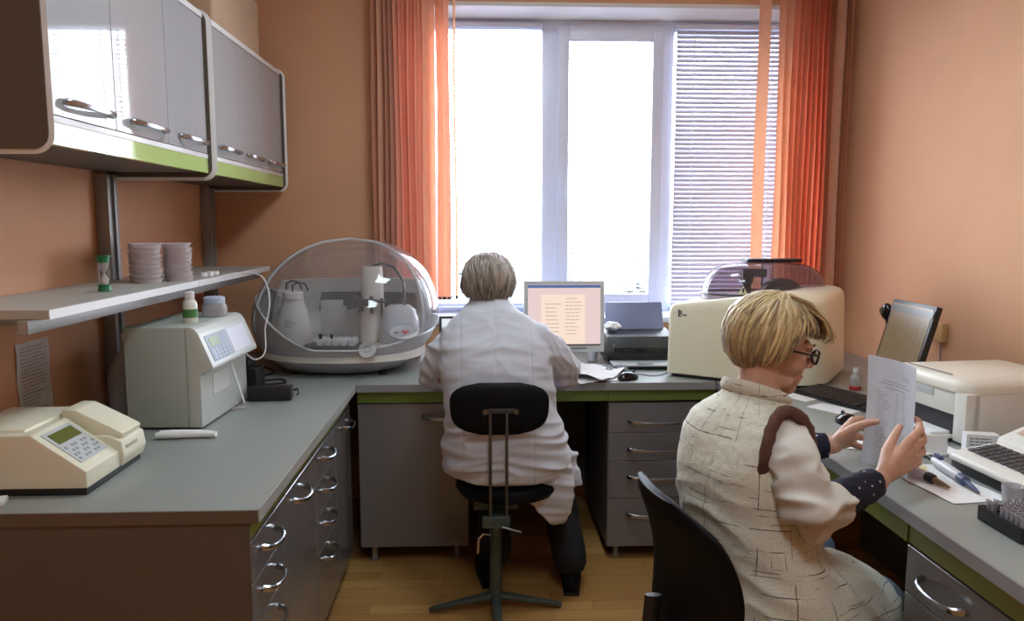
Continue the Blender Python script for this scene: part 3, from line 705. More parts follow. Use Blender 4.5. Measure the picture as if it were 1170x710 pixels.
# ------------------------------------------------------------------ clear dome analyser
da = thing('dome_analyser', 'egg shaped white analyser with large clear dome in the back left corner', 'lab instrument', (-.600, 3.425, T), R(-4))
def egg_ring(h, shrink=0.0, n=64, y_off=0):
    """cross-section at height fraction h; x is width, y depth"""
    Hh = .575
    prof = [(0, .62, .62), (.06, .74, .76), (.14, .85, .88), (.22, .93, .95), (.33, .99, 1.0), (.42, 1.0, 1.0), (.5, .98, .98), (.6, .94, .92), (.7, .87, .84), (.78, .79, .75), (.85, .69, .64), (.91, .56, .52), (.95, .44, .40), (.98, .29, .26), (1.0, .02, .02)]
    for i in range(len(prof) - 1):
        if prof[i][0] <= h <= prof[i + 1][0]:
            t = (h - prof[i][0]) / (prof[i + 1][0] - prof[i][0]); a = prof[i][1] * (1 - t) + prof[i + 1][1] * t; b = prof[i][2] * (1 - t) + prof[i + 1][2] * t; break
    out = []
    for k in range(n):
        th = 2 * math.pi * k / n; c, s = math.cos(th), math.sin(th); e = 2 / 2.35
        x = (.415 * a - shrink) * math.copysign(abs(c) ** e, c); y = (.325 * b - shrink) * math.copysign(abs(s) ** e, s)
        lean = -.03 + .05 * h
        out.append(Vector((x + lean, y + .02 * h, .012 + h * Hh)))
    return out
def cut(p):           # height of the rim between shell and dome at this point (higher at the left and rear)
    return .125 + .24 * max(0, (-p.x - .08) / .34) ** 1.4 * (1 if p.y < .1 else .9) + .08 * max(0, p.y / .3) + .07 * max(0, (p.x - .12) / .3) ** 1.3
M_SHELL = mat('silver white shell', (184, 184, 188), .3, spec=.6)
hs = [i / 44 for i in range(45)]
low = MB(); t = bmesh.new(); grid = [[t.verts.new(p) for p in egg_ring(h)] for h in hs]
for i in range(len(hs) - 1):
    for k in range(64):
        k2 = (k + 1) % 64; c = (grid[i][k].co + grid[i + 1][k2].co) / 2
        if c.z < cut(c) + .001: t.faces.new((grid[i][k], grid[i][k2], grid[i + 1][k2], grid[i + 1][k]))
t.faces.new(grid[0][::-1])
for v in [v for v in t.verts if not v.link_faces]: t.verts.remove(v)
for row in grid:
    for v in row:
        if v.is_valid and v.is_boundary and v.co.z > .05: v.co.z = cut(v.co)
bmesh.ops.recalc_face_normals(t, faces=t.faces); low._merge(t)
shell = low.build('lower_shell', M_SHELL, da, ang=60)
dm = MB(); t = bmesh.new(); grid = [[t.verts.new(p) for p in egg_ring(h)] for h in hs]
for i in range(len(hs) - 1):
    for k in range(64):
        k2 = (k + 1) % 64; c = (grid[i][k].co + grid[i + 1][k2].co) / 2
        if c.z >= cut(c) + .001: t.faces.new((grid[i][k], grid[i][k2], grid[i + 1][k2], grid[i + 1][k]))
t.faces.new(grid[-1])
for v in [v for v in t.verts if not v.link_faces]: t.verts.remove(v)
for row in grid:
    for v in row:
        if v.is_valid and v.is_boundary: v.co.z = cut(v.co)
bmesh.ops.recalc_face_normals(t, faces=t.faces)
dm._merge(t)
dome = dm.build('dome', M_DOME, da, ang=60)
# rim bead, dome seam band
def egg_pt(th, h, sh=0):
    r_ = egg_ring(h, sh); return r_[int(round(th / (2 * math.pi) * 64)) % 64]
rim = []
for k in range(64):
    best = min(hs, key=lambda h: abs(egg_ring(h)[k].z - cut(egg_ring(h)[k])))
    p = egg_ring(best)[k].copy(); p.z = cut(p); rim.append(p)
MB().tube(rim, .006, 8, closed=True).build('rim', M_LGREY, da)
# translucent left cheek of the dome: a pale band following the arch
arch = []
for i in range(31):
    h = .30 + .70 * i / 30; r_ = egg_ring(min(h, .999)); arch.append(r_[38])
arch2 = [egg_ring(.999 - .70 * i / 30)[59] for i in range(1, 31)]
MB().tube(arch + arch2, .0045, 6, flat=1.5).build('dome_edge', M_LGREY, dome)
# deck and rear wall
dk = egg_ring(.20, .012)
dkm = MB().loft([[Vector((p.x * s_, p.y * s_, z_)) for p in dk] for s_, z_ in ((.99, .07), (.985, .115), (.90, .128), (.6, .118), (.05, .116))]); dkm.build('deck', M_BODYW, da, ang=50)
bw = MB(); gr = []
for i in range(16):
    h = .16 + .50 * i / 15; rr_ = egg_ring(h, .02); gr.append([rr_[k] for k in range(4, 30)])
bw.sheet(gr, .006).build('rear_liner', mat('pale grey liner', (206, 206, 204), .5), da)
dkp = MB(); gr = []
for i in range(8):
    h = .38 + .16 * i / 7; rr_ = egg_ring(h, .033); gr.append([rr_[k] for k in range(8, 22)])
dkp.sheet(gr, .004).build('rear_window', mat('dark tinted panel', (48, 50, 56), .15), da)
lw = MB().box(-.16, .13, .10, .125, .12, .30, r=.01).build('inner_screen', M_LGREY, da)
tw = MB().lathe([(0, .12), (.060, .12), (.060, .15), (.052, .30), (.048, .44), (.044, .46), (.0, .462)], (.10, .05, 0), 32).build('tower', M_BODYW, da)
for (jx, jy, sc_) in ((-.215, -.12, 1.0), (-.275, -.02, .95)):
    j = MB().lathe([(0, 0), (.078 * sc_, 0), (.082 * sc_, .01), (.076 * sc_, .10), (.062 * sc_, .16), (.046 * sc_, .205), (.044 * sc_, .215), (0, .215)], (jx, jy, .115), 28, sx=1, sy=.8).build('jug', mat('milky white jug plastic', (214, 214, 210), .45), da)
    MB().lathe([(0, .213), (.045, .213), (.045, .238), (.041, .243), (0, .244)], (jx, jy, .115), 24).build('cap', M_WHITE, j)
    MB().tube([(jx, jy, .355), (jx, jy, .385), (jx + .02, jy + .01, .398), (jx + .05, jy + .02, .39), (jx + .06, jy + .03, .36)], .004, 6).build('hose', M_BLACK, j)
lb_ = MB(); bars(lb_, -.235, -.185, -.1845, 4, .009, .235, 8); lb_.build('jug_print', M_INK, da)
ar = MB().box(-.02, .13, -.02, .03, .285, .315, r=.004).box(.05, .17, -.035, .0, .30, .312, r=.002).box(.0, .03, -.04, .05, .27, .33, r=.004).cyl((.155, -.02, .22), .006, .10, 10).cyl((.06, -.01, .26), .012, .07, 12).cyl((.11, -.025, .25), .009, .08, 12)
ar.build('sampling_arm', M_DGREY, da)
MB().tube([(.10, .05, .46), (.15, .03, .475), (.21, .0, .46), (.255, -.03, .40), (.262, -.04, .35), (.262, -.04, .28)], .006, 8).build('cable_arc', M_DGREY, da)
MB().lathe([(0, 0), (.095, 0), (.10, .02), (.09, .10), (.075, .15), (.05, .17), (0, .175)], (.235, -.02, .12), 30, sx=.95, sy=.8).build('right_cover', mat('pale grey cover', (196, 198, 202), .4), da)
rk = MB().box(-.15, .12, -.285, -.11, .122, .134, r=.003).build('tray', M_DGREY, da)
rk2 = MB()
for i in range(5): rk2.box(-.09 + i * .034, -.063 + i * .034, -.215, -.125, .132, .162, r=.004)
rk2.build('reagent_rack', M_WHITE, da)
MB().cyl((-.075, -.20, .162), .008, .02, 10).cyl((-.03, -.19, .162), .006, .018, 10).build('vial_cap', M_BLACK, da)
MB().cyl((0, 0, 0), .036, .016, 32, Matrix.Translation((.145, -.275, .125)) @ Matrix.Rotation(R(62), 4, 'X')).build('knob', M_LGREY, da)
MB().lathe([(.012, .016), (.014, .016), (.014, .018), (.012, .018)], (0, 0, 0), 20, Matrix.Translation((.145, -.275, .125)) @ Matrix.Rotation(R(62), 4, 'X')).build('knob_mark', M_GREY, da)
LM = Matrix.Translation((.285, -.205, .190)) @ Matrix.Rotation(R(28), 4, 'Z') @ Matrix.Rotation(R(48), 4, 'X')
ov = MB().lathe([(0, -.002), (1, -.002), (1, .004), (.97, .006), (0, .006)], (0, 0, 0), 32, LM @ Matrix.Diagonal((.066, .036, 1, 1))).build('label_plate', M_LGREY, da)
MB().prism([(-.012, .004), (.0, -.012), (.022, .0), (.02, .010), (.008, .004), (.0, .012)], 'xy', .006, .0075, M=LM).build('red_mark', mat('red print', (206, 82, 78), .5), ov)
MB().box(-.045, -.025, -.003, .003, .006, .0072, M=LM).build('small_print', M_DGREY, ov)
for (fx, fy) in ((-.2, -.15), (.18, -.15), (-.2, .15), (.18, .15)): MB().cyl((fx, fy, 0), .018, .014, 14).build('foot', M_BLACK, da)

# ------------------------------------------------------------------ window worktop
def monitor(name, lab, loc, rz, W, Hh, zc, tilt, bez, mframe, mscreen, stand=True, deep=.05):
    r = thing(name, lab, 'monitor', loc, rz)
    Mt = Matrix.Translation((0, 0, zc)) @ Matrix.Rotation(R(tilt), 4, 'X')
    f = MB(); b = bez
    f.box(-W / 2, W / 2, 0, .022, -Hh / 2, Hh / 2, r=.004, M=Mt).box(-W * .36, W * .36, .022, deep, -Hh * .33, Hh * .33, r=.012, M=Mt)
    f.build('housing', mframe, r)
    s = MB().box(-W / 2 + b, W / 2 - b, -.0015, .0005, -Hh / 2 + b * 1.6, Hh / 2 - b, M=Mt).build('screen', mscreen, r)
    st = MB().box(-.03, .03, .03, .05, -zc + .01, -.02, r=.004, M=Matrix.Translation((0, 0, zc))).build('stand', mframe, r)
    MB().lathe([(0, 0), (.11, 0), (.11, .006), (.05, .014), (0, .016)], (0, .04, 0), 32, sx=1, sy=.8).build('base', mframe, r)
    return r, s, Mt
M_SCR = mat('lit pink white screen', (232, 208, 206), .3, emit=.88)
M_SCRP = mat('lit page on screen', (246, 222, 204), .3, emit=.92)
M_SCRB = mat('lit blue title bar', (84, 112, 168), .3, emit=.8)
M_SCRD = mat('lit dark bar', (50, 48, 58), .3, emit=.4)
M_SCRT = mat('lit grey screen text', (196, 176, 172), .3, emit=.8)
m1, s1, Mt1 = monitor('monitor', 'silver framed computer monitor showing a document beside the worker in white', (.378, 3.38, T), 0, .366, .325, .235, -4, .018, M_LGREY, M_SCR)
MB().box(-.165, .165, -.0022, -.0012, .130, .143, M=Mt1).build('title_bar', M_SCRB, s1)
MB().box(-.165, .165, -.0022, -.0012, -.133, -.126, M=Mt1).build('task_bar', M_SCRD, s1)
MB().box(-.105, .095, -.0022, -.0012, -.126, .10, M=Mt1).build('page', M_SCRP, s1)
tx = MB(); bars(tx, -.085, -.015, -.0024, 9, .018, .055, 2, h=.22, M=Mt1); bars(tx, .005, .085, -.0024, 11, .016, .08, 4, h=.22, M=Mt1); tx.build('screen_text', M_SCRT, s1)
MB().box(-.10, .10, -.004, 0, -.148, -.142, M=Mt1).build('logo_strip', M_GREY, m1)
# second monitor edge left of the worker
m2, s2, Mt2 = monitor('monitor', 'dark framed monitor mostly hidden behind the left shoulder of the worker in white', (-.045, 3.50, T), R(4), .30, .20, .125, -3, .012, M_DGREY, mat('pale lit screen', (225, 232, 240), .3, emit=.9))
def keyboard(lab, loc, rz, W=.44, D=.14, mk=None, mkey=None):
    r = thing('keyboard', lab, 'keyboard', loc, rz)
    MB().prism([(-D / 2, 0), (D / 2, 0), (D / 2, .022), (-D / 2, .010)], 'yz', -W / 2, W / 2, r=.003).build('case', mk or M_BLACK, r)
    k = MB(); sl_ = math.atan2(.012, D); KM = Matrix.Translation((0, -D / 2, .010)) @ Matrix.Rotation(sl_, 4, 'X')
    rows = 6; cols = 21
    for i in range(rows):
        for j in range(cols):
            if j in (15, 19 - 1) : continue
            if i == 0 and 4 <= j <= 9:
                if j == 4: k.box(-W / 2 + .008 + j * (W - .016) / cols, -W / 2 + .006 + 10 * (W - .016) / cols, .008, .024, 0, .006, r=.0012, seg=1, M=KM)
                continue
            x = -W / 2 + .008 + j * (W - .016) / cols; y = .008 + i * (D - .018) / rows
            k.box(x, x + (W - .016) / cols - .0025, y, y + (D - .018) / rows - .0028, 0, .006, r=.0012, seg=1, M=KM)
    k.build('key_grid', mkey or M_DGREY, r); return r
keyboard('dark keyboard under papers between the monitor and the worker in white', (.43, 3.235, T), R(3), mkey=mat('worn grey keys', (96, 98, 104), .4))
def paper(name, lab, c, W, Hh, rz, wav=.003, th=.0006, seed=0, lift=0, m=None, cat='paper', curl=0):
    g = []
    for i in range(13):
        row = []
        for j in range(11):
            u, v = j / 10 - .5, i / 12 - .5
            z = wav * (1 + noise.noise(Vector((u * 3 + seed, v * 3, seed)))) + curl * max(0, u * 2) ** 2
            row.append((u * W, v * Hh, max(z, 0) + th))
        g.append(row)
    o = MB().sheet(g, th).build(name, m or M_PAPER, ang=60); o.location = (c[0], c[1], c[2] + lift); o.rotation_euler = (0, 0, rz)
    return tag(o, lab, cat)
paper('paper_sheet', 'rumpled white sheets spread over the keyboard beside the worker in white', (.475, 3.17, T), .23, .26, R(-35), .022, seed=3, lift=.004)
paper('paper_sheet', 'lower white sheet poking out under the rumpled sheets on the window worktop', (.50, 3.13, T), .26, .17, R(20), .006, seed=9)
ms = thing('computer_mouse', 'black computer mouse at the front edge of the window worktop', 'mouse', (.618, 3.095, T), R(-60))
def mousebody(r):
    b = MB().ell((0, 0, .006), (.030, .052, .030), sub=3)
    for v in b.bm.verts: v.co.z = max(v.co.z, 0)
    b.build('body', M_BLACKG, r)
    MB().cyl((-.002, .028, .031), .007, .005, 14, rot('Y', 90, (0, .028, .031))).build('wheel', M_DGREY, r)
mousebody(ms)
cable('cable', 'thin grey cable lying on the window worktop behind the mouse', [(.64, 3.12, .785), (.68, 3.2, .783), (.74, 3.16, .783), (.80, 3.2, .783), (.84, 3.27, .783)], .002, M_GREY)
# inkjet printer
ij = thing('inkjet_printer', 'black inkjet printer with raised paper support under the window', 'printer', (.735, 3.53, T), R(-1))
MB().prism([(-.11, .012), (-.13, .03), (-.13, .06), (-.10, .135), (.11, .15), (.12, .012)], 'yz', -.15, .17, r=.01).build('housing', M_BLACK, ij)
MB().box(-.12, .14, -.134, -.120, .055, .085, r=.003).build('output_slot', M_BLACKG, ij)
MB().prism([(.06, .145), (.075, .145), (.125, .27), (.115, .272)], 'yz', -.13, .15, r=.004).build('paper_support', mat('blue grey plastic', (112, 118, 150), .4), ij)
tr_ = MB().box(-.14, .15, -.24, -.125, .018, .026, r=.003).build('paper_tray', M_LGREY, ij)
MB().box(-.03, .04, -.236, -.20, .026, .029, r=.001).build('tray_stop', M_GREY, tr_)
MB().box(-.15, .17, -.22, -.11, .0, .0175, r=.003).build('lower_tray', M_BLACK, ij)
b_ = MB()
for i in range(3): b_.cyl((-.12, -.118 + i * .0, .06 + .018 * i), .006, .004, 10, rot('X', 90, (-.12, -.118, .06 + .018 * i)))
b_.build('button', M_GREY, ij)
crumple('tissue', 'white crumpled tissue on the left corner of the black inkjet printer', 'tissue', (.625, 3.54, T + .152), .035, .03, .022, 2)
cup = thing('plastic_cup', 'small white cup beside the inkjet printer', 'cup', (.535, 3.55, T)); MB().lathe([(0, 0), (.022, 0), (.030, .075), (.028, .075), (.021, .003), (0, .003)]).build('cup', M_WHITE, cup)

# cream analyser in the right corner
ba = thing('biochemistry_analyser', 'large cream analyser with rounded corner and smoked dome behind the blonde worker', 'lab instrument', (.80, 3.165, T), R(-35))
# local x runs along the front face, y into the corner
def rrect(x0, x1, y0, y1, rs, z):
    out = []
    cs = [((x1, y0), rs[1], -90), ((x1, y1), rs[2], 0), ((x0, y1), rs[3], 90), ((x0, y0), rs[0], 180)]
    for (cx, cy), r_, a0 in cs:
        ox = cx - r_ if cx == x1 else cx + r_; oy = cy + r_ if cy == y0 else cy - r_
        for k in range(9): a = R(a0 + 90 * k / 8); out.append(Vector((ox + r_ * math.cos(a), oy + r_ * math.sin(a), z)))
    return out
def ztop(x): return .318 + .062 * (lambda t: t * t * (3 - 2 * t))(min(1, max(0, (x - .15) / .32)))
rings = []
for (inset, f) in ((.008, .0), (.0, .012), (.0, .30), (.0, .60), (.0, .86), (.004, .94), (.014, .98), (.030, 1.0), (.10, 1.004)):
    rg = rrect(inset, .615 - inset, inset, .58 - inset, (.02, .16, .08, .03), 0)
    for p in rg: p.x += .012 * (1 - f) * (1 if p.x > .3 else -.4); p.z = .014 + (ztop(p.x) - .014) * f
    rings.append(rg)
MB().loft(rings).build('housing', M_CREAMG, ba, ang=50)
MB().loft([rrect(.012, .60, .012, .57, (.02, .15, .08, .03), z) for z in (.002, .016)]).build('base', M_BLACK, ba)
lg = MB().box(.045, .052, -.0012, .0, .266, .292).box(.054, .06, -.0012, 0, .27, .288).box(.045, .06, -.0012, 0, .262, .266).box(.064, .070, -.0012, 0, .266, .274).box(.073, .082, -.0012, 0, .266, .273)
lg.build('logo', M_DGREY, ba)
MB().box(.6165, .618, .36, .44, .12, .20, r=.0005, seg=1).build('side_plate', mat('brown plate', (120, 92, 66), .5), ba)
# smoked dome on top: local frame of the analyser
dmx = MB(); rings = []
ctr = Vector((.29, .41, 0))
for i in range(15):
    f = i / 14; z = ztop(.3) - .03 + .165 * math.sin(f * math.pi / 2) ; s_ = math.cos(f * math.pi / 2) ** .38 if i < 14 else .30
    s_ = max(s_, .30)
    rg = []
    for k in range(40):
        th = 2 * math.pi * k / 40; c, sn = math.cos(th), math.sin(th)
        rg.append(Vector((ctr.x + (.275 * s_) * math.copysign(abs(c) ** .8, c), ctr.y + .0 + (.155 * s_) * math.copysign(abs(sn) ** .8, sn), z)))
    rings.append(rg)
# dome is turned to face the camera side
DM = Matrix.Translation(ctr) @ Matrix.Rotation(R(31), 4, 'Z') @ Matrix.Translation(-ctr)
dome2 = MB().loft(rings, M=DM).build('smoked_dome', M_SMOKE, ba, ang=60)
MB().tube([p.copy() for p in rings[0]], .005, 6, closed=True, M=Matrix.Translation((0, 0, .028)) @ DM).build('dome_rim', M_DGREY, dome2)
zt2 = ztop(.3)
MB().box(.20, .44, .36, .47, zt2 + .137, zt2 + .152, r=.004, M=DM).build('top_plate', M_DGREY, ba)
MB().box(.20, .44, .35, .365, zt2 + .147, zt2 + .153, r=.002, M=DM).build('plate_edge', M_BLACK, ba)
MB().lathe([(0, 0), (.088, 0), (.092, .02), (.086, .045), (.065, .07), (.03, .085), (0, .088)], (.36, .38, zt2 - .02), 28, M=DM).build('reagent_carousel', M_BLACKG, ba)
MB().cyl((.205, .37, zt2 - .03), .018, .12, 16, M=DM).box(.185, .29, .35, .39, zt2 + .07, zt2 + .11, r=.015, seg=3, M=DM).box(.18, .23, .345, .395, zt2 + .04, zt2 + .11, r=.02, seg=3, M=DM).build('probe_arm', M_BLACKG, ba)
MB().box(.28, .285, .40, .41, zt2 - .01, zt2 + .137, M=DM).box(.325, .33, .40, .41, zt2 + .05, zt2 + .137, M=DM).build('lid_strut', M_STEEL, ba)
tri = [(-.022, 0), (.022, 0), (0, .036)]
TM = DM @ Matrix.Translation((.16, .265, zt2 + .004))
tw_ = MB().prism(tri, 'xz', -.0015, 0, M=TM).build('warning_label', mat('pale yellow label', (206, 208, 170), .5), ba)
MB().prism([(-.003, .007), (.003, .007), (.006, .026), (-.006, .026)], 'xz', -.0022, -.0015, M=TM).build('warning_print', M_DGREY, tw_)

# ------------------------------------------------------------------ right worktop
paper('paper_sheet', 'white sheet partly under the black keyboard nearest the cream analyser', (1.20, 2.76, T), .10, .15, R(30), .001, seed=1)
paper('paper_sheet', 'white sheet lying in front of the black keyboard on the right worktop', (1.245, 2.56, T), .10, .15, R(32), .001, seed=5)
keyboard('black keyboard on the right worktop behind the held sheet', (1.355, 2.655, T), R(-68), .42, .15, mkey=mat('near black keys', (34, 34, 37), .45))
ms2 = thing('computer_mouse', 'round black glossy mouse on the right worktop beside the left hand of the blonde worker', 'mouse', (1.20, 2.36, T), R(15)); mousebody(ms2)
ab = thing('spray_bottle', 'small clear bottle with red base band beside the cream analyser', 'bottle', (1.475, 2.86, T))
MB().lathe([(0, 0), (.020, 0), (.022, .004), (.022, .052), (.012, .066), (.010, .072), (0, .072)]).build('body', M_FROST, ab)
MB().lathe([(.0225, .004), (.0232, .004), (.0232, .018), (.0225, .018)]).build('red_band', mat('red liquid', (176, 44, 50), .3), ab)
MB().lathe([(0, .072), (.011, .072), (.011, .09), (0, .09)]).build('cap', M_WHITE, ab)
# right monitor: faces -x
m3, s3, Mt3 = monitor('monitor', 'black framed monitor leaning back against the right wall behind the laser printer', (1.53, 2.64, T), R(-92), .29, .262, .245, -15, .013, M_BLACK, mat('lit tan screen', (150, 128, 100), .3, emit=.45))
mm = MB()
for i in range(7): mm.box(-.115 + i * .034, -.110 + i * .034 + .018, -.0022, -.0013, -.08, .06, M=Mt3)
mm.build('screen_table', mat('lit pale columns', (160, 138, 108), .3, emit=.4), s3)
MB().box(-.14, .14, -.0022, -.0013, .085, .11, M=Mt3).build('screen_header', mat('lit header', (120, 118, 112), .3, emit=.4), s3)
wc = thing('webcam', 'round black webcam standing behind the left edge of the right monitor', 'webcam', (1.585, 2.84, T))
MB().cyl((0, 0, 0), .035, .008, 20).tube([(0, 0, .008), (0, 0, .24), (-.01, 0, .29)], .006, 8).build('stand', M_BLACK, wc)
MB().ell((-.01, 0, .315), (.02, .026, .034)).build('body', M_BLACKG, wc)
MB().cyl((0, 0, 0), .013, .008, 16, Matrix.Translation((-.028, -.004, .318)) @ Matrix.Rotation(R(-90), 4, 'Y')).build('lens', M_STEEL, wc)
sk = MB().box(XR - .03, XR - .001, 2.93, 3.00, .955, 1.035, r=.006).build('wall_socket', mat('beige socket plastic', (196, 160, 112), .4), loc=(XR - .01, 3.06, 1.0)); tag(sk, 'beige socket box on the right wall behind the right monitor', 'socket')
cable('cable', 'thin cable hanging down from the beige wall socket', [(XR - .012, 2.96, .954), (XR - .012, 2.955, .88), (XR - .015, 2.93, .79)], .003, M_GREY)
# laser printer: front faces -x ; local x = along front (towards camera negative), build front at local -Y
lp = thing('laser_printer', 'white laser printer with paper in its tray on the right worktop', 'printer', (1.412, 2.09, T), R(-84))
# local X: from far (-.36) to near (0); local Y: into the wall side
Wp, Dp, Hp = .34, .40, .188
pr = [(-Wp, .008), (0, .008), (0, Hp - .035), (-.02, Hp - .005), (-.07, Hp + .004), (-Wp + .07, Hp + .004), (-Wp + .02, Hp - .004), (-Wp, Hp - .035)]
hb = MB()
hb.box(-Wp, 0, .02, Dp, .008, Hp - .03, r=.008)
hb.box(-Wp, -Wp + .03, 0, .05, .008, Hp - .03, r=.006).box(-.05, 0, 0, .05, .008, Hp - .03, r=.006)
hb.box(-Wp + .03, -.05, .002, .05, .085, Hp - .03, r=.004)
hb.build('housing', M_BODYW, lp)
tp = MB(); rg_ = []
for (ins, z) in ((.0, Hp - .031), (.0, Hp - .012), (.004, Hp - .002), (.014, Hp + .006), (.05, Hp + .012)):
    rg_.append(rrect(-Wp + ins, 0 - ins, -.004 + ins, Dp - ins, (.03, .05, .05, .03), z))
tp.loft(rg_).build('top_cover', mat('cream white plastic', (226, 220, 205), .35), lp)
MB().box(-Wp + .05, -.09, .02, .024, Hp + .0115, Hp + .0135).build('cover_seam', M_GREY, lp)
MB().box(-Wp + .031, -.051, .012, .0195, .010, .084).build('output_slot', mat('dark slot', (40, 40, 44), .5), lp)
tr_ = MB().box(-Wp + .035, -.055, -.06, .02, .012, .022, r=.003).build('paper_tray', M_BODYW, lp)
MB().box(-Wp + .05, -.075, -.05, .02, .0222, .030, r=.001, seg=1).build('paper_stack', M_PAPER, tr_)
MB().box(-Wp + .12, -.14, -.0005, .003, .125, .150, r=.002).build('front_latch', M_LGREY, lp)
# small carton
cx_ = thing('medicine_box', 'small white carton with grey print standing beside the laser printer', 'box', (1.372, 2.02, T), R(-14))
MB().box(0, .085, 0, .035, 0, .062, r=.001, seg=1).build('carton', M_WHITE, cx_)
b_ = MB(); bars(b_, .008, .078, -.0, 3, .009, .048, 12, h=.4, off=.0008); bars(b_, .012, .030, 0, 3, .008, .018, 13, h=.4, off=.0008); bars(b_, .05, .070, 0, 3, .008, .018, 14, h=.4, off=.0008); b_.build('print', M_INK, cx_)
# papers by the printer
paper('paper_sheet', 'folded white sheet between the laser printer and the keypad instrument', (1.30, 2.06, T), .14, .10, R(10), .006, seed=11)
fp = MB().sheet([[(0 + .1 * j / 6, 0 + .008 * math.sin(j / 2), .0 + .055 * i / 6) for j in range(7)] for i in range(7)], .0008).build('folded_card', M_WHITE); fp.location = (1.215, 2.03, T + .002); fp.rotation_euler = (R(-6), 0, R(-12)); tag(fp, 'upright white folded card beside the right hand of the blonde worker', 'card')
o = paper('paper_sheet', 'white sheet on the right worktop below the held paper', (1.13, 2.12, T), .16, .10, R(-20), .002, seed=15)
# keypad instrument: cream console with dark keys, sloping
kc = thing('keypad_console', 'cream console with rows of dark keys on the right worktop', 'lab instrument', (1.252, 1.915, T), math.atan2(-.215, .012))
# local x: along its front edge towards the camera; local y: towards the right wall
MB().prism([(0.0, .026), (0.0, .044), (.03, .052), (.20, .078), (.34, .09), (.34, .026)], 'yz', 0, .33, r=.008, seg=3).build('housing', M_BODYW, kc)
MB().box(.006, .324, .006, .335, .001, .028, r=.003).build('base', M_BLACK, kc)
sl_ = math.atan2(.026, .17); KM = Matrix.Translation((0, .03, .0525)) @ Matrix.Rotation(sl_, 4, 'X')
k_ = MB()
for i in range(4):
    for j in range(9): k_.box(.022 + j * .0225, .040 + j * .0225, .010 + i * .021, .028 + i * .021, 0, .005, r=.001, seg=1, M=KM)
k_.build('key_grid', M_DGREY, kc)
k_ = MB()
for i in range(3):
    for j in range(4): k_.box(.236 + j * .021, .248 + j * .021, .012 + i * .024, .019 + i * .024, 0, .003, r=.001, seg=1, M=KM)
k_.build('small_keys', M_GREY, kc)
ld = MB().prism([(.135, .060), (.14, .082), (.31, .150), (.335, .140), (.335, .080)], 'yz', .0, .33, r=.006).build('raised_display', M_BODYW, kc)
LM2 = Matrix.Translation((0, .14, .0835)) @ Matrix.Rotation(math.atan2(.068, .17), 4, 'X')
MB().box(.025, .30, .035, .145, .0, .0015, r=.0005, seg=1, M=LM2).build('display', mat('pinkish display glass', (196, 170, 156), .3), ld)
# napkin with pipettes
paper('napkin', 'white paper napkin spread under the pipettes on the right worktop', (1.165, 1.795, T), .155, .27, R(6), .002, seed=21, m=M_TISSUE, cat='napkin')
paper('paper_slip', 'pale yellow paper slip lying on the napkin behind the pipettes', (1.155, 1.895, T + .005), .05, .07, R(-30), .001, seed=22, m=mat('pale yellow paper', (224, 218, 160), .8))
def pipette(lab, a, b, mbody, mtip, mgrip):
    a = Vector(a); b = Vector(b); d = b - a; L_ = d.length
    r = thing('pipette', lab, 'pipette', a, math.atan2(d.y, d.x))
    MB().tube([(0, 0, .013), (.02 * L_ / .2, 0, .013), (.55 * L_, 0, .012), (.62 * L_, 0, .011)], [.010, .013, .0125, .009], 14).build('handle', mbody, r)
    MB().tube([(.60 * L_, 0, .011), (.66 * L_, 0, .011), (.72 * L_, 0, .010), (.74 * L_, 0, .010)], [.0125, .013, .012, .006], 14).build('collar', mgrip, r)
    MB().tube([(.72 * L_, 0, .010), (.88 * L_, 0, .007), (L_, 0, .005)], [.008, .006, .0025], 12).build('shaft', mtip, r)
    MB().tube([(-.022, 0, .013), (-.002, 0, .013)], [.009, .006], 12).build('plunger', M_BLACK, r)
    MB().box(.004, .04, -.006, .006, .022, .034, r=.003).build('finger_hook', mgrip, r)
M_PIPW = mat('white pipette body', (214, 214, 220), .35); M_BLU = mat('blue grey collar', (70, 84, 120), .4)
pipette('white pipette with blue collar pointing towards the tube rack', (1.222, 1.925, T + .006), (1.195, 1.70, T + .006), M_PIPW, M_BLU, M_BLU)
pipette('pale lilac pipette with black ends nearest the worktop edge', (1.10, 1.90, T + .006), (1.145, 1.735, T + .006), mat('lilac pipette body', (190, 180, 196), .35), mat('amber tip', (120, 96, 60), .35), M_BLACK)
# clear cups
for i, (x, y, lb, cc) in enumerate(((1.245, 1.655, 'small clear cup at the near corner of the keypad console', M_FROST), (1.285, 1.575, 'clear cup holding yellowish liquid beside the tube rack', M_FROST))):
    c = thing('sample_cup', lb, 'cup', (x, y, T))
    MB().lathe([(0, 0), (.020, 0), (.024, .044), (.0225, .044), (.0188, .002), (0, .002)]).build('cup', cc, c)
    if i: MB().lathe([(0, .0025), (.0187, .0025), (.021, .028), (0, .028)]).build('liquid', mat('yellow green liquid', (190, 196, 130), .3), c); MB().box(-.012, .014, -.01, .012, .04, .062, r=.004).build('blue_cap', mat('turquoise plastic', (90, 190, 206), .4), c)
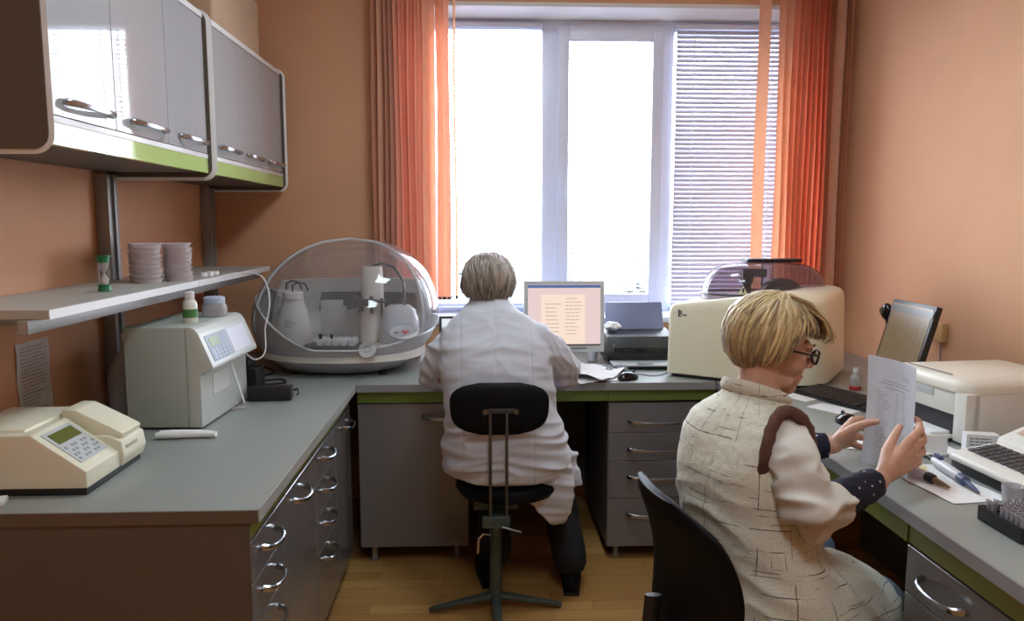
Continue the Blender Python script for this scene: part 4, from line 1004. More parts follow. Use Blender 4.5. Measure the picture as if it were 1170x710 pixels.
# tube rack
tr = thing('tube_rack', 'black rack full of small clear tubes at the near end of the right worktop', 'rack', (1.10, 1.43, T), R(0))
rx, ry = .125, .135
w_ = MB().box(0, rx, 0, ry, .001, .008, r=.001, seg=1)
for a in ((0, .004, 0, ry), (rx - .004, rx, 0, ry), (.004, rx - .004, 0, .004), (.004, rx - .004, ry - .004, ry)): w_.box(a[0], a[1], a[2], a[3], .008, .034)
for i in range(1, 9): w_.box(.004, rx - .004, i * ry / 9 - .0012, i * ry / 9 + .0012, .022, .032)
for i in range(1, 8): w_.box(i * rx / 8 - .0012, i * rx / 8 + .0012, .004, ry - .004, .022, .032)
w_.build('rack', M_BLACK, tr)
tb = None; n_ = 0
for i in range(1, 8):
    for j in range(1, 9):
        if (i * 7 + j * 3) % 5 == 0 and j > 4: continue
        x = 1.10 + (i - .5) * rx / 8 + .0; y = 1.43 + (j - .5) * ry / 9; lab = 'clear tube, %s from the left in the %s row of the rack' % (['first', 'second', 'third', 'fourth', 'fifth', 'sixth', 'seventh'][i - 1], ['first', 'second', 'third', 'fourth', 'fifth', 'sixth', 'seventh', 'eighth'][j - 1])
        if tb is None:
            tb = MB().lathe([(0, .0), (.0025, .0), (.0052, .012), (.0054, .042), (.0062, .043), (.0062, .045), (.0044, .045), (.0044, .014), (0, .003)], segs=12).build('sample_tube', M_TUBE)
            tag(tb, lab, 'tube', 'clear tubes standing in the black rack'); tb.location = (x, y, T + .009)
        else:
            c = tb.copy(); COL.objects.link(c); c.location = (x, y, T + .009); c['label'] = lab

# ------------------------------------------------------------------ stool behind the worker in white
ch = thing('task_stool', 'black vinyl stool with small backrest on two rods and a steel star base', 'chair', (.05, 2.66, 0))
for k in range(4):
    a = R(2 + 90 * k); u = Vector((math.cos(a), math.sin(a), 0))
    MB().tube([u * .01 + Vector((0, 0, .062)), u * .10 + Vector((0, 0, .045)), u * .235 + Vector((0, 0, .018)), u * .245 + Vector((0, 0, .012))], [.020, .017, .011, .009], 10, flat=.8).build('base_leg', M_STEELG, ch)
MB().cyl((0, 0, .03), .024, .30, 20, r2=.021).cyl((0, 0, .33), .014, .10, 16).build('column', M_STEELG, ch)
MB().tube([(-.02, -.01, .30), (-.045, -.015, .305), (-.062, -.02, .29), (-.066, -.022, .235)], .005, 8).build('height_lever', M_CHROME, ch)
br = MB().box(-.048, .048, -.16, -.135, .385, .425, r=.004).box(-.03, .03, -.14, .02, .39, .41, r=.003).box(-.08, .08, -.05, .12, .41, .441, r=.004).cyl((0, -.17, .402), .010, .02, 12, rot('X', 90, (0, -.17, .402)))
br.build('bracket', M_STEELG, ch)
MB().tube([(.02, -.17, .395), (.06, -.175, .385), (.085, -.175, .378)], .004, 6).build('tilt_lever', M_STEEL, ch)
for sx in (-1, 1): MB().tube([(sx * .028 + .008, -.15, .40), (sx * .028 + .008, -.165, .60), (sx * .028 + .008, -.168, .80)], .0055, 10).build('back_rod', M_STEELG if 0 else M_STEEL, ch)
sm = MB().lathe([(0, .440), (.12, .440), (.180, .455), (.192, .475), (.189, .494), (.16, .508), (0, .511)], (.045, .045, 0), 40, sx=1, sy=.95)
sm.build('seat', M_VINYL, ch)
bk = MB(); rings = []
for i in range(17):
    v = -1 + 2 * i / 16; rg = []
    for k in range(1): pass
    z = .805 + .090 * v
    wdt = .170 * (1 - abs(v) ** 3.2) ** (1 / 3.0) if abs(v) < 1 else .05
    wdt = max(wdt, .07) * (1.0 + .04 * v)
    th_ = .020 * math.sqrt(max(.08, 1 - abs(v) ** 4))
    for k in range(36):
        a = 2 * math.pi * k / 36; x = wdt * math.copysign(abs(math.cos(a)) ** .5, math.cos(a)); y = th_ * math.copysign(abs(math.sin(a)) ** .8, math.sin(a))
        rg.append(Vector((x + .012, y - .145 + .35 * x * x - .02 * 0, z)))
    rings.append(rg)
backr = bk.loft(rings).build('backrest', M_VINYL, ch, ang=60)
MB().box(-.028, .062, -.176, -.168, .795, .812, r=.003).build('mount_plate', M_DGREY, ch)
for sx in (-.036, .068): MB().cyl((sx, -.165, .80), .009, .008, 16, rot('X', 90, (sx, -.165, .80))).build('screw', M_STEEL, ch)
# ------------------------------------------------------------------ chair of the blonde worker
c2 = thing('office_chair', 'black office chair with curved shell backrest under the blonde worker', 'chair', (.63, 1.60, 0), R(8 - 90))
# local +Y is the way the sitter faces
rings = []
for i in range(21):
    v = i / 20; z = .52 + .345 * v
    half = (.175 + .045 * math.sin(v * math.pi * .9)) * (1 if v < .8 else (1 - ((v - .8) / .2) ** 2.6 * .45)) * (1 if v > .12 else .80 + v * 1.66)
    yb = -.215 - .05 * v + .03 * math.sin(v * math.pi); rg = []
    th_ = .019 * (1 if .06 < v < .94 else .55)
    for k in range(36):
        a = 2 * math.pi * k / 36; x = half * math.copysign(abs(math.cos(a)) ** .6, math.cos(a)); y = th_ * math.copysign(abs(math.sin(a)) ** .8, math.sin(a))
        rg.append(Vector((x, yb + y + 1.1 * x * x, z)))
    rings.append(rg)
MB().loft(rings).build('backrest', M_VINYL, c2, ang=60)
MB().tube([(0, -.255, .62), (0, -.262, .52), (0, -.24, .43), (0, -.15, .40), (0, 0, .395)], [.02, .022, .022, .02, .02], 10, flat=.5).build('back_bar', M_BLACK, c2)
rg_ = [rrect(-.215 + i_, .215 - i_, -.19 + i_, .22 - i_, (.09, .09, .07, .07), z) for i_, z in ((.02, .405), (.0, .42), (.0, .445), (.015, .462), (.05, .468))]
MB().loft(rg_).build('seat', M_VINYL, c2, ang=50)
MB().cyl((0, 0, .06), .028, .20, 16).cyl((0, 0, .26), .016, .15, 14).build('gas_lift', M_BLACK, c2)
for k in range(5):
    a = R(90 + 72 * k); u = Vector((math.cos(a), math.sin(a), 0))
    lg_ = MB().tube([u * .02 + Vector((0, 0, .095)), u * .15 + Vector((0, 0, .085)), u * .25 + Vector((0, 0, .065))], [.022, .018, .013], 10).build('base_leg', M_BLACK, c2)
    MB().cyl((0, 0, -.011), .024, .022, 16, Matrix.Translation(u * .25 + Vector((0, 0, .0245))) @ Matrix.Rotation(a, 4, 'Z') @ Matrix.Rotation(R(90), 4, 'X')).tube([u * .25 + Vector((0, 0, .03)), u * .25 + Vector((0, 0, .06))], .008, 8).build('caster', M_BLACK, lg_)

# ------------------------------------------------------------------ people
def V(*a): return Vector(a)
def merged(mb, name, material, parent, voxel, smooth=6, disp=None, uvf=None, shade=None, fac=.5):
    """one continuous skin over everything collected in mb"""
    me = bpy.data.meshes.new('tmp_src'); mb.bm.to_mesh(me); mb.bm.free()
    o = bpy.data.objects.new('tmp_src', me); COL.objects.link(o)
    rm = o.modifiers.new('r', 'REMESH'); rm.mode = 'VOXEL'; rm.voxel_size = voxel
    if smooth: s_ = o.modifiers.new('s', 'SMOOTH'); s_.iterations = smooth; s_.factor = fac
    dg = bpy.context.evaluated_depsgraph_get(); ev = o.evaluated_get(dg)
    m2 = bpy.data.meshes.new_from_object(ev); bpy.data.objects.remove(o); bpy.data.meshes.remove(me)
    if disp:
        nn_ = [v.normal.copy() for v in m2.vertices]
        for v, n_ in zip(m2.vertices, nn_): v.co += n_ * disp(v.co, n_)
    if uvf:
        uvl = m2.uv_layers.new(name='uv')
        for lp_ in m2.loops: uvl.data[lp_.index].uv = uvf(m2.vertices[lp_.vertex_index].co)
    inv = parent_matrix(parent).inverted(); m2.transform(inv)
    m2.materials.clear(); m2.materials.append(material); m2.name = name
    for p in m2.polygons: p.use_smooth = True
    r_ = bpy.data.objects.new(name, m2); COL.objects.link(r_); r_.parent = parent
    return r_
def limb(mb, pts, rad, flat=1.0, sides=18, up=None):
    pts = [Vector(p) for p in pts]; P = []; Q = []
    for i in range(len(pts) - 1):
        p0 = pts[max(i - 1, 0)]; p1 = pts[i]; p2_ = pts[i + 1]; p3 = pts[min(i + 2, len(pts) - 1)]
        for k in range(6):
            t = k / 6
            P.append(.5 * ((2 * p1) + (p2_ - p0) * t + (2 * p0 - 5 * p1 + 4 * p2_ - p3) * t * t + (3 * p1 - p0 - 3 * p2_ + p3) * t ** 3)); Q.append(rad[i] * (1 - t) + rad[i + 1] * t)
    P.append(pts[-1]); Q.append(rad[-1])
    mb.tube(P, Q, sides, flat=flat, up=up)
    if flat > .8: mb.ell(pts[0], (rad[0],) * 3, sub=2); mb.ell(pts[-1], (rad[-1],) * 3, sub=2)
def chain(mb, pts, rad):
    pts = [Vector(p) for p in pts]
    for i in range(len(pts) - 1):
        mb.tube([pts[i], pts[i + 1]], [rad[i], rad[i + 1]], 12); mb.ell(pts[i + 1], (rad[i + 1],) * 3, sub=2)
    mb.ell(pts[0], (rad[0],) * 3, sub=2)
def torso(mb, rings, right, fwd, e=2.3, n=40):
    """rings: (centre, half width to the right, half depth)"""
    rs = []
    for c, a, b in rings:
        c = Vector(c)
        rs.append([c + right * a * math.copysign(abs(math.cos(2 * math.pi * k / n)) ** (2 / e), math.cos(2 * math.pi * k / n)) + fwd * b * math.copysign(abs(math.sin(2 * math.pi * k / n)) ** (2 / e), math.sin(2 * math.pi * k / n)) for k in range(n)])
    mb.loft(rs)
def head_frame(c, heading, pitch, roll=0, s=1.0):
    """local +Y looks along heading (degrees from +x), pitched down"""
    return Matrix.Translation(c) @ Matrix.Rotation(R(heading - 90), 4, 'Z') @ Matrix.Rotation(R(-pitch), 4, 'X') @ Matrix.Rotation(R(roll), 4, 'Y') @ Matrix.Scale(s, 4)
def add_head(mb, M):
    E_ = lambda c, r_, sub=3: mb.ell(c, r_, M=M, sub=sub)
    E_((0, -.015, .03), (.074, .094, .084)); E_((0, .024, -.01), (.062, .066, .085)); E_((0, .036, -.052), (.047, .052, .056))
    E_((0, .066, -.088), (.027, .024, .022)); E_((0, .062, -.060), (.034, .032, .034)); E_((.034, .022, -.072), (.022, .046, .026)); E_((-.034, .022, -.072), (.022, .046, .026))
    mb.tube([(0, .084, .026), (0, .094, .004), (0, .106, -.016), (0, .102, -.028)], [.009, .0100, .0115, .009], 14, M=M)
    for s in (-1, 1):
        E_((s * .011, .094, -.024), (.008, .010, .008), 2); E_((s * .032, .060, -.022), (.026, .026, .030)); E_((s * .028, .076, .028), (.028, .013, .010), 2)
        E_((s * .076, -.008, -.004), (.008, .019, .030)); E_((s * .079, -.014, .010), (.010, .016, .016), 2)
        E_((s * .030, .0785, .008), (.017, .0075, .011), 2)
    E_((0, .086, -.053), (.021, .010, .0065), 2); E_((0, .084, -.064), (.018, .010, .007), 2); E_((0, .082, -.042), (.018, .012, .014), 2)
def add_face_parts(M, body, lipcol=(150, 84, 80)):
    for s in (-1, 1):
        e = MB().ell((s * .030, .080, .007), (.0112, .0098, .0092), M=M, sub=3).build('eye', M_WHITE, body, world=True)
        MB().ell((s * .031, .0885, .006), (.0046, .0022, .0046), M=M, sub=2).build('iris', mat('brown iris', (70, 50, 36), .2), e, world=True)
        MB().tube([(s * .014, .0915, .030), (s * .03, .0925, .0345), (s * .045, .084, .030)], [.0025, .0032, .0018], 6, M=M, flat=.6).build('eyebrow', mat('brow hair', (120, 92, 64), .8), body, world=True)
    MB().ell((0, .0875, -.0535), (.020, .0088, .0040), M=M, sub=3).ell((0, .0860, -.0625), (.017, .0088, .0046), M=M, sub=3).build('lips', mat('lips', lipcol, .45), body, world=True)
def hair(M, c, rad, hem, n, material, parent, seed, lockr=.0065, wave=.002, crown=(0, -.02), vol=.006, part=None):
    rnd = random.Random(seed); mb = MB(); shades = []
    def surf(phi, el, k):
        ce = math.cos(el if el > 0 else el * .92)
        return Vector((c[0] + rad[0] * k * ce * math.sin(phi), c[1] + rad[1] * k * ce * math.cos(phi), c[2] + rad[2] * k * math.sin(el)))
    # under layer
    G = []
    for i in range(15):
        row = []
        for j in range(40):
            phi = 2 * math.pi * j / 40; z = hem(phi); e0 = math.asin(max(-.98, min(.98, (z + .006 - c[2]) / rad[2])))
            el = math.pi / 2 * .995 + (e0 - math.pi / 2) * i / 14
            row.append(surf(phi, el, .955))
        G.append(row)
    inner = [surf(2 * math.pi * j / 40, -.2, .5) for j in range(40)]
    mb.loft(G + [inner], M=M); shades += [.32 + .1 * rnd.random() for _ in range(len(mb.bm.verts))]
    for q in range(n):
        phi = 2 * math.pi * ((q * .618034) % 1); z = hem(phi) + rnd.uniform(-.004 - wave, .014 + 2 * wave) + (rnd.random() < .35) * rnd.uniform(0, .05)
        e0 = math.asin(max(-.99, min(.99, (z - c[2]) / rad[2]))); est = math.pi / 2 * rnd.uniform(.80, .99)
        k0 = 1 + rnd.uniform(-vol, vol) / rad[0] * 1.0; sw = rnd.uniform(-.22, .22); ph = rnd.random() * 6; pts = []; rr = []
        sh = min(1, max(0, rnd.gauss(.55, .2)))
        for i in range(9):
            t = i / 8; el = est + (e0 - est) * t
            p = surf(phi + sw * (1 - t) + .05 * math.sin(t * 5 + ph), el, k0 * (1 - .035 * (t > .9)))
            p += V(math.sin(t * 9 + ph), math.cos(t * 11 + ph * 2), math.sin(t * 8 + ph * 3)) * wave
            pts.append(p); rr.append(lockr * (.5 + .9 * math.sin(math.pi * min(1, t * .9 + .12)) ** .7) * (1 - .65 * max(0, t - .75) / .25) )
        n0 = len(mb.bm.verts); mb.tube(pts, rr, 5, M=M, flat=.55)
        k = len(mb.bm.verts) - n0
        for u in range(k): shades.append(min(1, max(0, sh + .12 * math.sin(u * .15 + ph) - .18 * (u / k) ** 2)))
    o = mb.build('hair', material, parent, world=True, ang=80)
    at_ = o.data.attributes.new('shade', 'FLOAT', 'POINT')
    for i, v in enumerate(at_.data): v.value = shades[i] if i < len(shades) else .5
    return o

# ---- person A, seated with the back to the room
pa = thing('person', 'person in a white lab coat seated on the stool, seen from behind, facing the monitor', 'person', (.09, 2.73, 0))
HA = head_frame(at(558, 331, 2.83), 92, 22, 0, .98)
b = MB(); add_head(b, HA)
limb(b, [at(558, 338, 2.80), V(.035, 2.765, 1.10), V(.045, 2.73, 1.02)], [.052, .056, .07])
RA, FA = V(1, 0, 0), V(0, 1, 0)
torso(b, [((.04, 2.74, 1.04), .10, .06), ((.05, 2.725, .98), .15, .09), ((.06, 2.72, .85), .16, .10), ((.08, 2.73, .70), .17, .12), ((.09, 2.75, .56), .18, .13), ((.09, 2.76, .51), .16, .11)], RA, FA)
armL = [V(-.105, 2.745, 1.0), V(-.165, 2.86, .845), V(-.04, 3.12, .835)]; armR = [V(.215, 2.745, 1.0), V(.315, 2.88, .845), V(.20, 3.14, .835)]
for ar_ in (armL, armR): limb(b, ar_, [.045, .037, .024])
for ar_, s in ((armL, 1), (armR, -1)):
    w_ = ar_[2]; d = V(s * .25, .95, -.08).normalized(); sd = V(s * d.y, -s * d.x, 0)
    for k in range(4):
        kn = w_ + d * .085 + sd * (.027 - .018 * k) * 1 - V(0, 0, .006)
        L_ = [.068, .076, .070, .056][k]
        chain(b, [w_, kn], [.017, .011]); chain(b, [kn, kn + d * L_ * .45 + V(0, 0, .006), kn + d * L_ * .78 - V(0, 0, .008), kn + d * L_ - V(0, 0, .020)], [.0095, .009, .008, .007])
    chain(b, [w_ + d * .02 + sd * .012, w_ + d * .05 + sd * .042 - V(0, 0, .010), w_ + d * .085 + sd * .052 - V(0, 0, .018)], [.014, .0105, .008])
legs = [([V(.0, 2.78, .56), V(.055, 3.14, .565), V(.05, 2.90, .12)]), ([V(.18, 2.78, .56), V(.27, 3.16, .55), V(.345, 2.82, .12)])]
for lg_ in legs: limb(b, lg_, [.07, .05, .035])
bodyA = merged(b, 'body', M_SKIN, pa, .0034, 3)
add_face_parts(HA, bodyA)
def hemA(phi):
    a = abs((phi + math.pi) % (2 * math.pi) - math.pi)     # 0 front, pi back
    return .050 if a < .75 else (.050 - .080 * min(1, (a - .75) / .5) if a < 1.6 else -.030 - .062 * min(1, (a - 1.6) / .9))
hair(HA, (0, -.014, .028), (.090, .108, .096), hemA, 1900, mat_hair('grey brown hair', (66, 58, 54), (172, 158, 144)), pa, 4, lockr=.0034, wave=.0055, vol=.013)
coat = MB()
torso(coat, [((.030, 2.790, 1.160), .064, .064), ((.032, 2.775, 1.135), .084, .072), ((.036, 2.765, 1.108), .118, .082), ((.040, 2.755, 1.078), .152, .092), ((.047, 2.738, 1.04), .180, .105), ((.050, 2.725, 1.00), .202, .118), ((.055, 2.71, .93), .206, .128),
             ((.062, 2.70, .85), .205, .135), ((.070, 2.70, .77), .205, .145), ((.082, 2.70, .70), .218, .160), ((.090, 2.71, .63), .236, .178), ((.094, 2.715, .57), .240, .185), ((.094, 2.72, .535), .232, .180), ((.094, 2.72, .516), .215, .168)], RA, FA, e=2.2)
limb(coat, [V(-.10, 2.74, 1.005), V(-.150, 2.79, .93), V(-.182, 2.87, .855), V(-.11, 3.0, .838), V(-.055, 3.09, .835)], [.066, .066, .062, .052, .042])
limb(coat, [V(.205, 2.74, 1.005), V(.275, 2.79, .93), V(.322, 2.88, .855), V(.255, 3.02, .838), V(.212, 3.11, .835)], [.068, .068, .064, .052, .042])
coat.loft([[V(x0, y0, z0), V(x1, y0 + .02, z0), V(x1, y1, z0), V(x0, y1, z0)] for x0, x1, y0, y1, z0 in ((.02, .325, 2.60, 2.80, .56), (.08, .335, 2.595, 2.80, .50), (.15, .335, 2.60, 2.80, .45), (.20, .330, 2.61, 2.78, .40), (.235, .318, 2.625, 2.74, .355), (.262, .300, 2.65, 2.71, .328))])
coat.loft([[V(.33, 2.66, z), V(.355 + .03 * (.56 - z) / .1, 2.68, z), V(.36, 2.70, z), V(.33, 2.69, z)] for z in (.60, .56, .50, .47)])
def wrinkA(p, n_):
    f = 0
    lowb = max(0, min(1, (.80 - p.z) / .2)) * (1 if p.z > .53 else .35); arm = max(0, min(1, (abs(p.x - .06) - .17) / .05)) * max(0, min(1, (p.z - .74) / .05))
    q = V(p.x * 5 + p.z * 2, p.y * 5, p.z * 26 + 5 * abs(p.x - .07))
    f += (abs(noise.noise(q)) - .25) * -.022 * (lowb + .25)
    q = V(p.x * 22, p.y * 12, p.z * 18 + p.x * 14); f += -.024 * (abs(noise.noise(q)) - .2) * arm
    q = V(p.x * 9 + (p.z * 8 if p.x > .05 else -p.z * 5) , p.y * 5, p.z * 13); f += -.010 * (abs(noise.noise(q)) - .25) * max(0, min(1, (p.z - .75) / .1))
    for sx in (-.075, .175):           # princess seams
        d = abs(p.x - sx - .02 * (1 - p.z)); f -= .0022 * math.exp(-(d / .003) ** 2) * (n_.y < 0)
    return f
merged(coat, 'lab_coat', M_COAT, pa, .0062, 9, wrinkA)
tz = MB()
for lg_, hemx in zip(legs, (0, 1)): limb(tz, lg_, [.088, .078, .066]);
torso(tz, [((.09, 2.76, .58), .19, .15), ((.09, 2.76, .50), .205, .16), ((.09, 2.77, .487), .18, .14)], RA, FA)
merged(tz, 'trousers', M_TROUS, pa, .007, 5, lambda p, n_: .006 * noise.noise(p * 14))
def shoe(parent, x, y, ang, L_=.255, z=.0, m=None):
    Ms = Matrix.Translation((x, y, z)) @ Matrix.Rotation(R(ang), 4, 'Z')   # local +Y towards the toe, origin at heel
    s = MB().ell((0, .045, .045), (.036, .048, .045)).ell((0, .13, .035), (.040, .085, .035)).ell((0, L_ - .055, .028), (.042, .055, .027)).tube([(0, .05, .05), (0, .045, .13)], [.037, .042], 16)
    for v in s.bm.verts: v.co.z = max(v.co.z, .004)
    s2 = MB(); s2.bm.free(); s2.bm = s.bm; bmesh.ops.transform(s2.bm, matrix=Ms, verts=s2.bm.verts)
    o = merged(s2, 'shoe', m or M_VINYL, parent, .005, 4)
    so_ = MB(); pl = [(-.03, .0), (.03, .0), (.036, .08), (.043, .17), (.036, L_ - .03), (.0, L_ - .002), (-.036, L_ - .03), (-.043, .17), (-.036, .08)]
    so_.prism(pl, 'xy', .0, .012, r=.003, M=Ms).build('sole', M_BLACK, o, world=True)
shoe(pa, .345, 2.755, -6); shoe(pa, .03, 2.83, 6)

# ---- person B, blonde, seated at the right worktop
pb_ = thing('person', 'blonde person with glasses in a cream checked vest holding up a printed sheet', 'person', (.70, 1.72, 0))
hd_ = R(30); FB = V(math.cos(hd_), math.sin(hd_), 0); RB = V(math.sin(hd_), -math.cos(hd_), 0)
HB = head_frame(at(881, 396, 1.775), -8, 14, 2, .96)
b = MB(); add_head(b, HB)
hc = HB.translation
limb(b, [hc + V(-.02, -.005, -.03), V(.672, 1.765, 1.05), V(.645, 1.755, .97)], [.052, .052, .065])
torso(b, [((.64, 1.75, .99), .09, .055), ((.635, 1.745, .94), .115, .07), ((.63, 1.74, .82), .15, .09), ((.65, 1.73, .68), .155, .10), ((.69, 1.73, .54), .17, .13), ((.70, 1.73, .49), .15, .11)], RB, FB)
shR = at(900, 503, 1.62); elR = at(924, 588, 1.535); wrR = at(1004, 549, 1.665)
shL = V(.635, 1.895, .925); elL = V(.735, 2.03, .79); wrL = at(953, 508, 1.985)
limb(b, [shR + V(0, .03, -.01), elR, wrR], [.034, .034, .025]); limb(b, [shL, elL, wrL], [.038, .034, .025])
def hand(mb, wr, fingers, thumb, kr=.0095):
    for f_ in fingers:
        P = [at(*q) for q in f_]
        chain(mb, [wr, wr.lerp(P[0], .55), P[0]], [.018, .0155, .0125]); chain(mb, P, [.0112, kr, kr * .92, kr * .8])
    P = [at(*q) for q in thumb]; chain(mb, [wr, P[0]], [.019, .0155]); chain(mb, P, [.0155, .0130, .0108, .0090])
hand(b, wrR, [[(1040, 503, 1.735), (1052, 491, 1.765), (1049, 481, 1.80), (1042, 477, 1.828)], [(1043, 513, 1.73), (1055, 504, 1.765), (1053, 495, 1.80), (1046, 490, 1.83)],
              [(1043, 523, 1.725), (1054, 517, 1.76), (1052, 508, 1.79), (1046, 503, 1.82)], [(1040, 532, 1.72), (1049, 529, 1.75), (1048, 521, 1.775), (1043, 516, 1.80)]],
     [(1010, 536, 1.68), (1013, 516, 1.715), (1021, 500, 1.76), (1028, 488, 1.805)])
hand(b, wrL, [[(975, 481, 2.0), (985, 479, 2.03), (992, 482, 2.05), (998, 486, 2.06)], [(975, 489, 2.0), (985, 489, 2.04), (992, 492, 2.06), (998, 496, 2.07)],
              [(974, 498, 2.0), (984, 500, 2.04), (991, 503, 2.06), (996, 506, 2.065)], [(971, 506, 1.995), (980, 510, 2.03), (987, 512, 2.045), (992, 514, 2.05)]],
     [(963, 498, 1.965), (977, 489, 1.95), (990, 484, 1.935), (1002, 482, 1.922)])
kR = V(1.05, 1.83, .425); kL = V(.95, 2.06, .49); legB = [[V(.74, 1.66, .53), kR, V(1.05, 1.93, .12)], [V(.66, 1.82, .53), kL, V(.98, 2.14, .12)]]
for lg_ in legB: limb(b, lg_, [.07, .05, .035])
bodyB = merged(b, 'body', M_SKIN, pb_, .0027, 9)
add_face_parts(HB, bodyB)
def hemB(phi):
    a = (phi + math.pi) % (2 * math.pi) - math.pi; s = abs(a)
    if s < 1.0: return .050 + .008 * math.sin(a * 2)
    if s < 1.45: return .050 - .088 * (s - 1.0) / .45
    if s < 2.0: return -.038 - .020 * (s - 1.45)
    return -.049 - .030 * min(1, (s - 2.0) / .7)
hair(HB, (0, -.010, .030), (.090, .108, .099), hemB, 2000, mat_hair('blonde hair', (104, 78, 46), (222, 196, 142)), pb_, 9, lockr=.0036, wave=.0026, vol=.009)
# fringe curl in front
fr_ = MB(); sh_ = []
rnd = random.Random(2)
for q in range(170):
    x0 = rnd.uniform(-.060, .064); k = rnd.uniform(.90, 1.08); n0 = len(fr_.bm.verts); cu = rnd.uniform(-.008, .006)
    fr_.tube([(x0 * .4 + .012, .0, .130 * k), (x0 * .7, .052, .124 * k), (x0 * .9, .094 * k, .100), (x0 * 1.02, .112 * k, .074), (x0 * 1.06, .114 * k, .062 + cu), (x0 * 1.10, .104 * k, .052 + cu)], [.002, .0036, .0042, .004, .0032, .001], 6, M=HB, flat=.6)
    s0 = rnd.gauss(.6, .18); sh_ += [s0] * (len(fr_.bm.verts) - n0)
fo = fr_.build('fringe', bpy.data.materials['blonde hair'], pb_, world=True, ang=80)
at_ = fo.data.attributes.new('shade', 'FLOAT', 'POINT')
for i, v in enumerate(at_.data): v.value = min(1, max(0, sh_[i]))
# glasses
gs = MB()
for s in (-1, 1):
    ring = [(s * .033 + .023 * math.copysign(abs(math.cos(2 * math.pi * k / 20)) ** .7, math.cos(2 * math.pi * k / 20)), .104 - .006 * abs(math.cos(2 * math.pi * k / 20)) * .5, .006 + .0165 * math.copysign(abs(math.sin(2 * math.pi * k / 20)) ** .7, math.sin(2 * math.pi * k / 20))) for k in range(20)]
    gs.tube(ring, .0030, 6, closed=True, M=HB)
    gs.tube([(s * .056, .101, .014), (s * .074, .075, .013), (s * .083, .0, .012), (s * .080, -.025, -.005)], [.0030, .0030, .0024, .002], 6, M=HB)
gs.tube([(-.011, .104, .010), (0, .108, .013), (.011, .104, .010)], .0022, 6, M=HB)
go = gs.build('glasses', mat('black glasses frame', (22, 18, 22), .3), pb_, world=True)
ln = MB()
for s in (-1, 1): ln.box(s * .033 - .021, s * .033 + .021, .1025, .1035, -.008, .020, M=HB)
ln.build('lenses', M_CLEAR, go, world=True)
# jeans, shoes
tz = MB()
for lg_ in legB: limb(tz, lg_, [.090, .075, .056])
torso(tz, [((.69, 1.73, .60), .17, .13), ((.70, 1.73, .51), .19, .15), ((.70, 1.73, .48), .16, .13)], RB, FB)
merged(tz, 'jeans', M_JEANS, pb_, .007, 4, lambda p, n_: .006 * noise.noise(p * 16))
shoe(pb_, 1.02, 1.88, -35, m=M_DGREY); shoe(pb_, .95, 2.09, -35, m=M_DGREY)
# sleeves
def lerp3(a, b_, t): return a.lerp(b_, t)
fdir = (wrR - elR).normalized()
slv = MB(); limb(slv, [shR + V(-.006, .02, -.004), lerp3(shR, elR, .35), lerp3(shR, elR, .8), elR + V(.01, 0, -.002), lerp3(elR, wrR, .30)], [.056, .058, .055, .056, .049])
slv.tube([lerp3(elR, wrR, .22), lerp3(elR, wrR, .25), lerp3(elR, wrR, .37), lerp3(elR, wrR, .385)], [.050, .0565, .0545, .050], 24)
def wrS(p, n_):
    t = (p - shR).dot((elR - shR).normalized())
    q = V(t * 26 + 14 * (p.y - 1.58), p.x * 9, p.y * 9); return -.036 * (abs(noise.noise(q)) - .22) + .003 * noise.noise(p * 30)
merged(slv, 'white_sleeve', M_SLEEVE, pb_, .005, 5, wrS)
slv = MB(); limb(slv, [shL, lerp3(shL, elL, .5), elL, lerp3(elL, wrL, .28)], [.058, .060, .056, .050])
merged(slv, 'white_sleeve', M_SLEEVE, pb_, .006, 5, lambda p, n_: -.010 * (abs(noise.noise(p * 22)) - .2))
M_DOT = bpy.data.materials.new('navy knit with white dots'); M_DOT.use_nodes = True
n = M_DOT.node_tree.nodes; l = M_DOT.node_tree.links; tc = n.new('ShaderNodeTexCoord'); vo = n.new('ShaderNodeTexVoronoi'); vo.inputs['Scale'].default_value = 46; vo.inputs['Randomness'].default_value = .45
l.new(tc.outputs['Object'], vo.inputs['Vector']); mr = n.new('ShaderNodeMapRange'); mr.inputs[1].default_value = .11; mr.inputs[2].default_value = .14; mr.inputs[3].default_value = 1; mr.inputs[4].default_value = 0
l.new(vo.outputs['Distance'], mr.inputs[0]); mx = n.new('ShaderNodeMix'); mx.data_type = 'RGBA'; mx.inputs[6].default_value = (*lin((20, 22, 42)), 1); mx.inputs[7].default_value = (*lin((200, 200, 210)), 1)
l.new(mr.outputs[0], mx.inputs[0]); l.new(mx.outputs[2], n['Principled BSDF'].inputs['Base Color']); n['Principled BSDF'].inputs['Roughness'].default_value = .9
for el_, wr_, t0, t1 in ((elR, wrR, .26, .93), (elL, wrL, .18, .93)):
    s = MB(); s.tube([lerp3(el_, wr_, t0), lerp3(el_, wr_, .5), lerp3(el_, wr_, .8), lerp3(el_, wr_, t1)], [.042, .043, .037, .034], 24)
    merged(s, 'knit_sleeve', M_DOT, pb_, .0045, 3, lambda p, n_: -.006 * (abs(noise.noise(p * 28)) - .2))
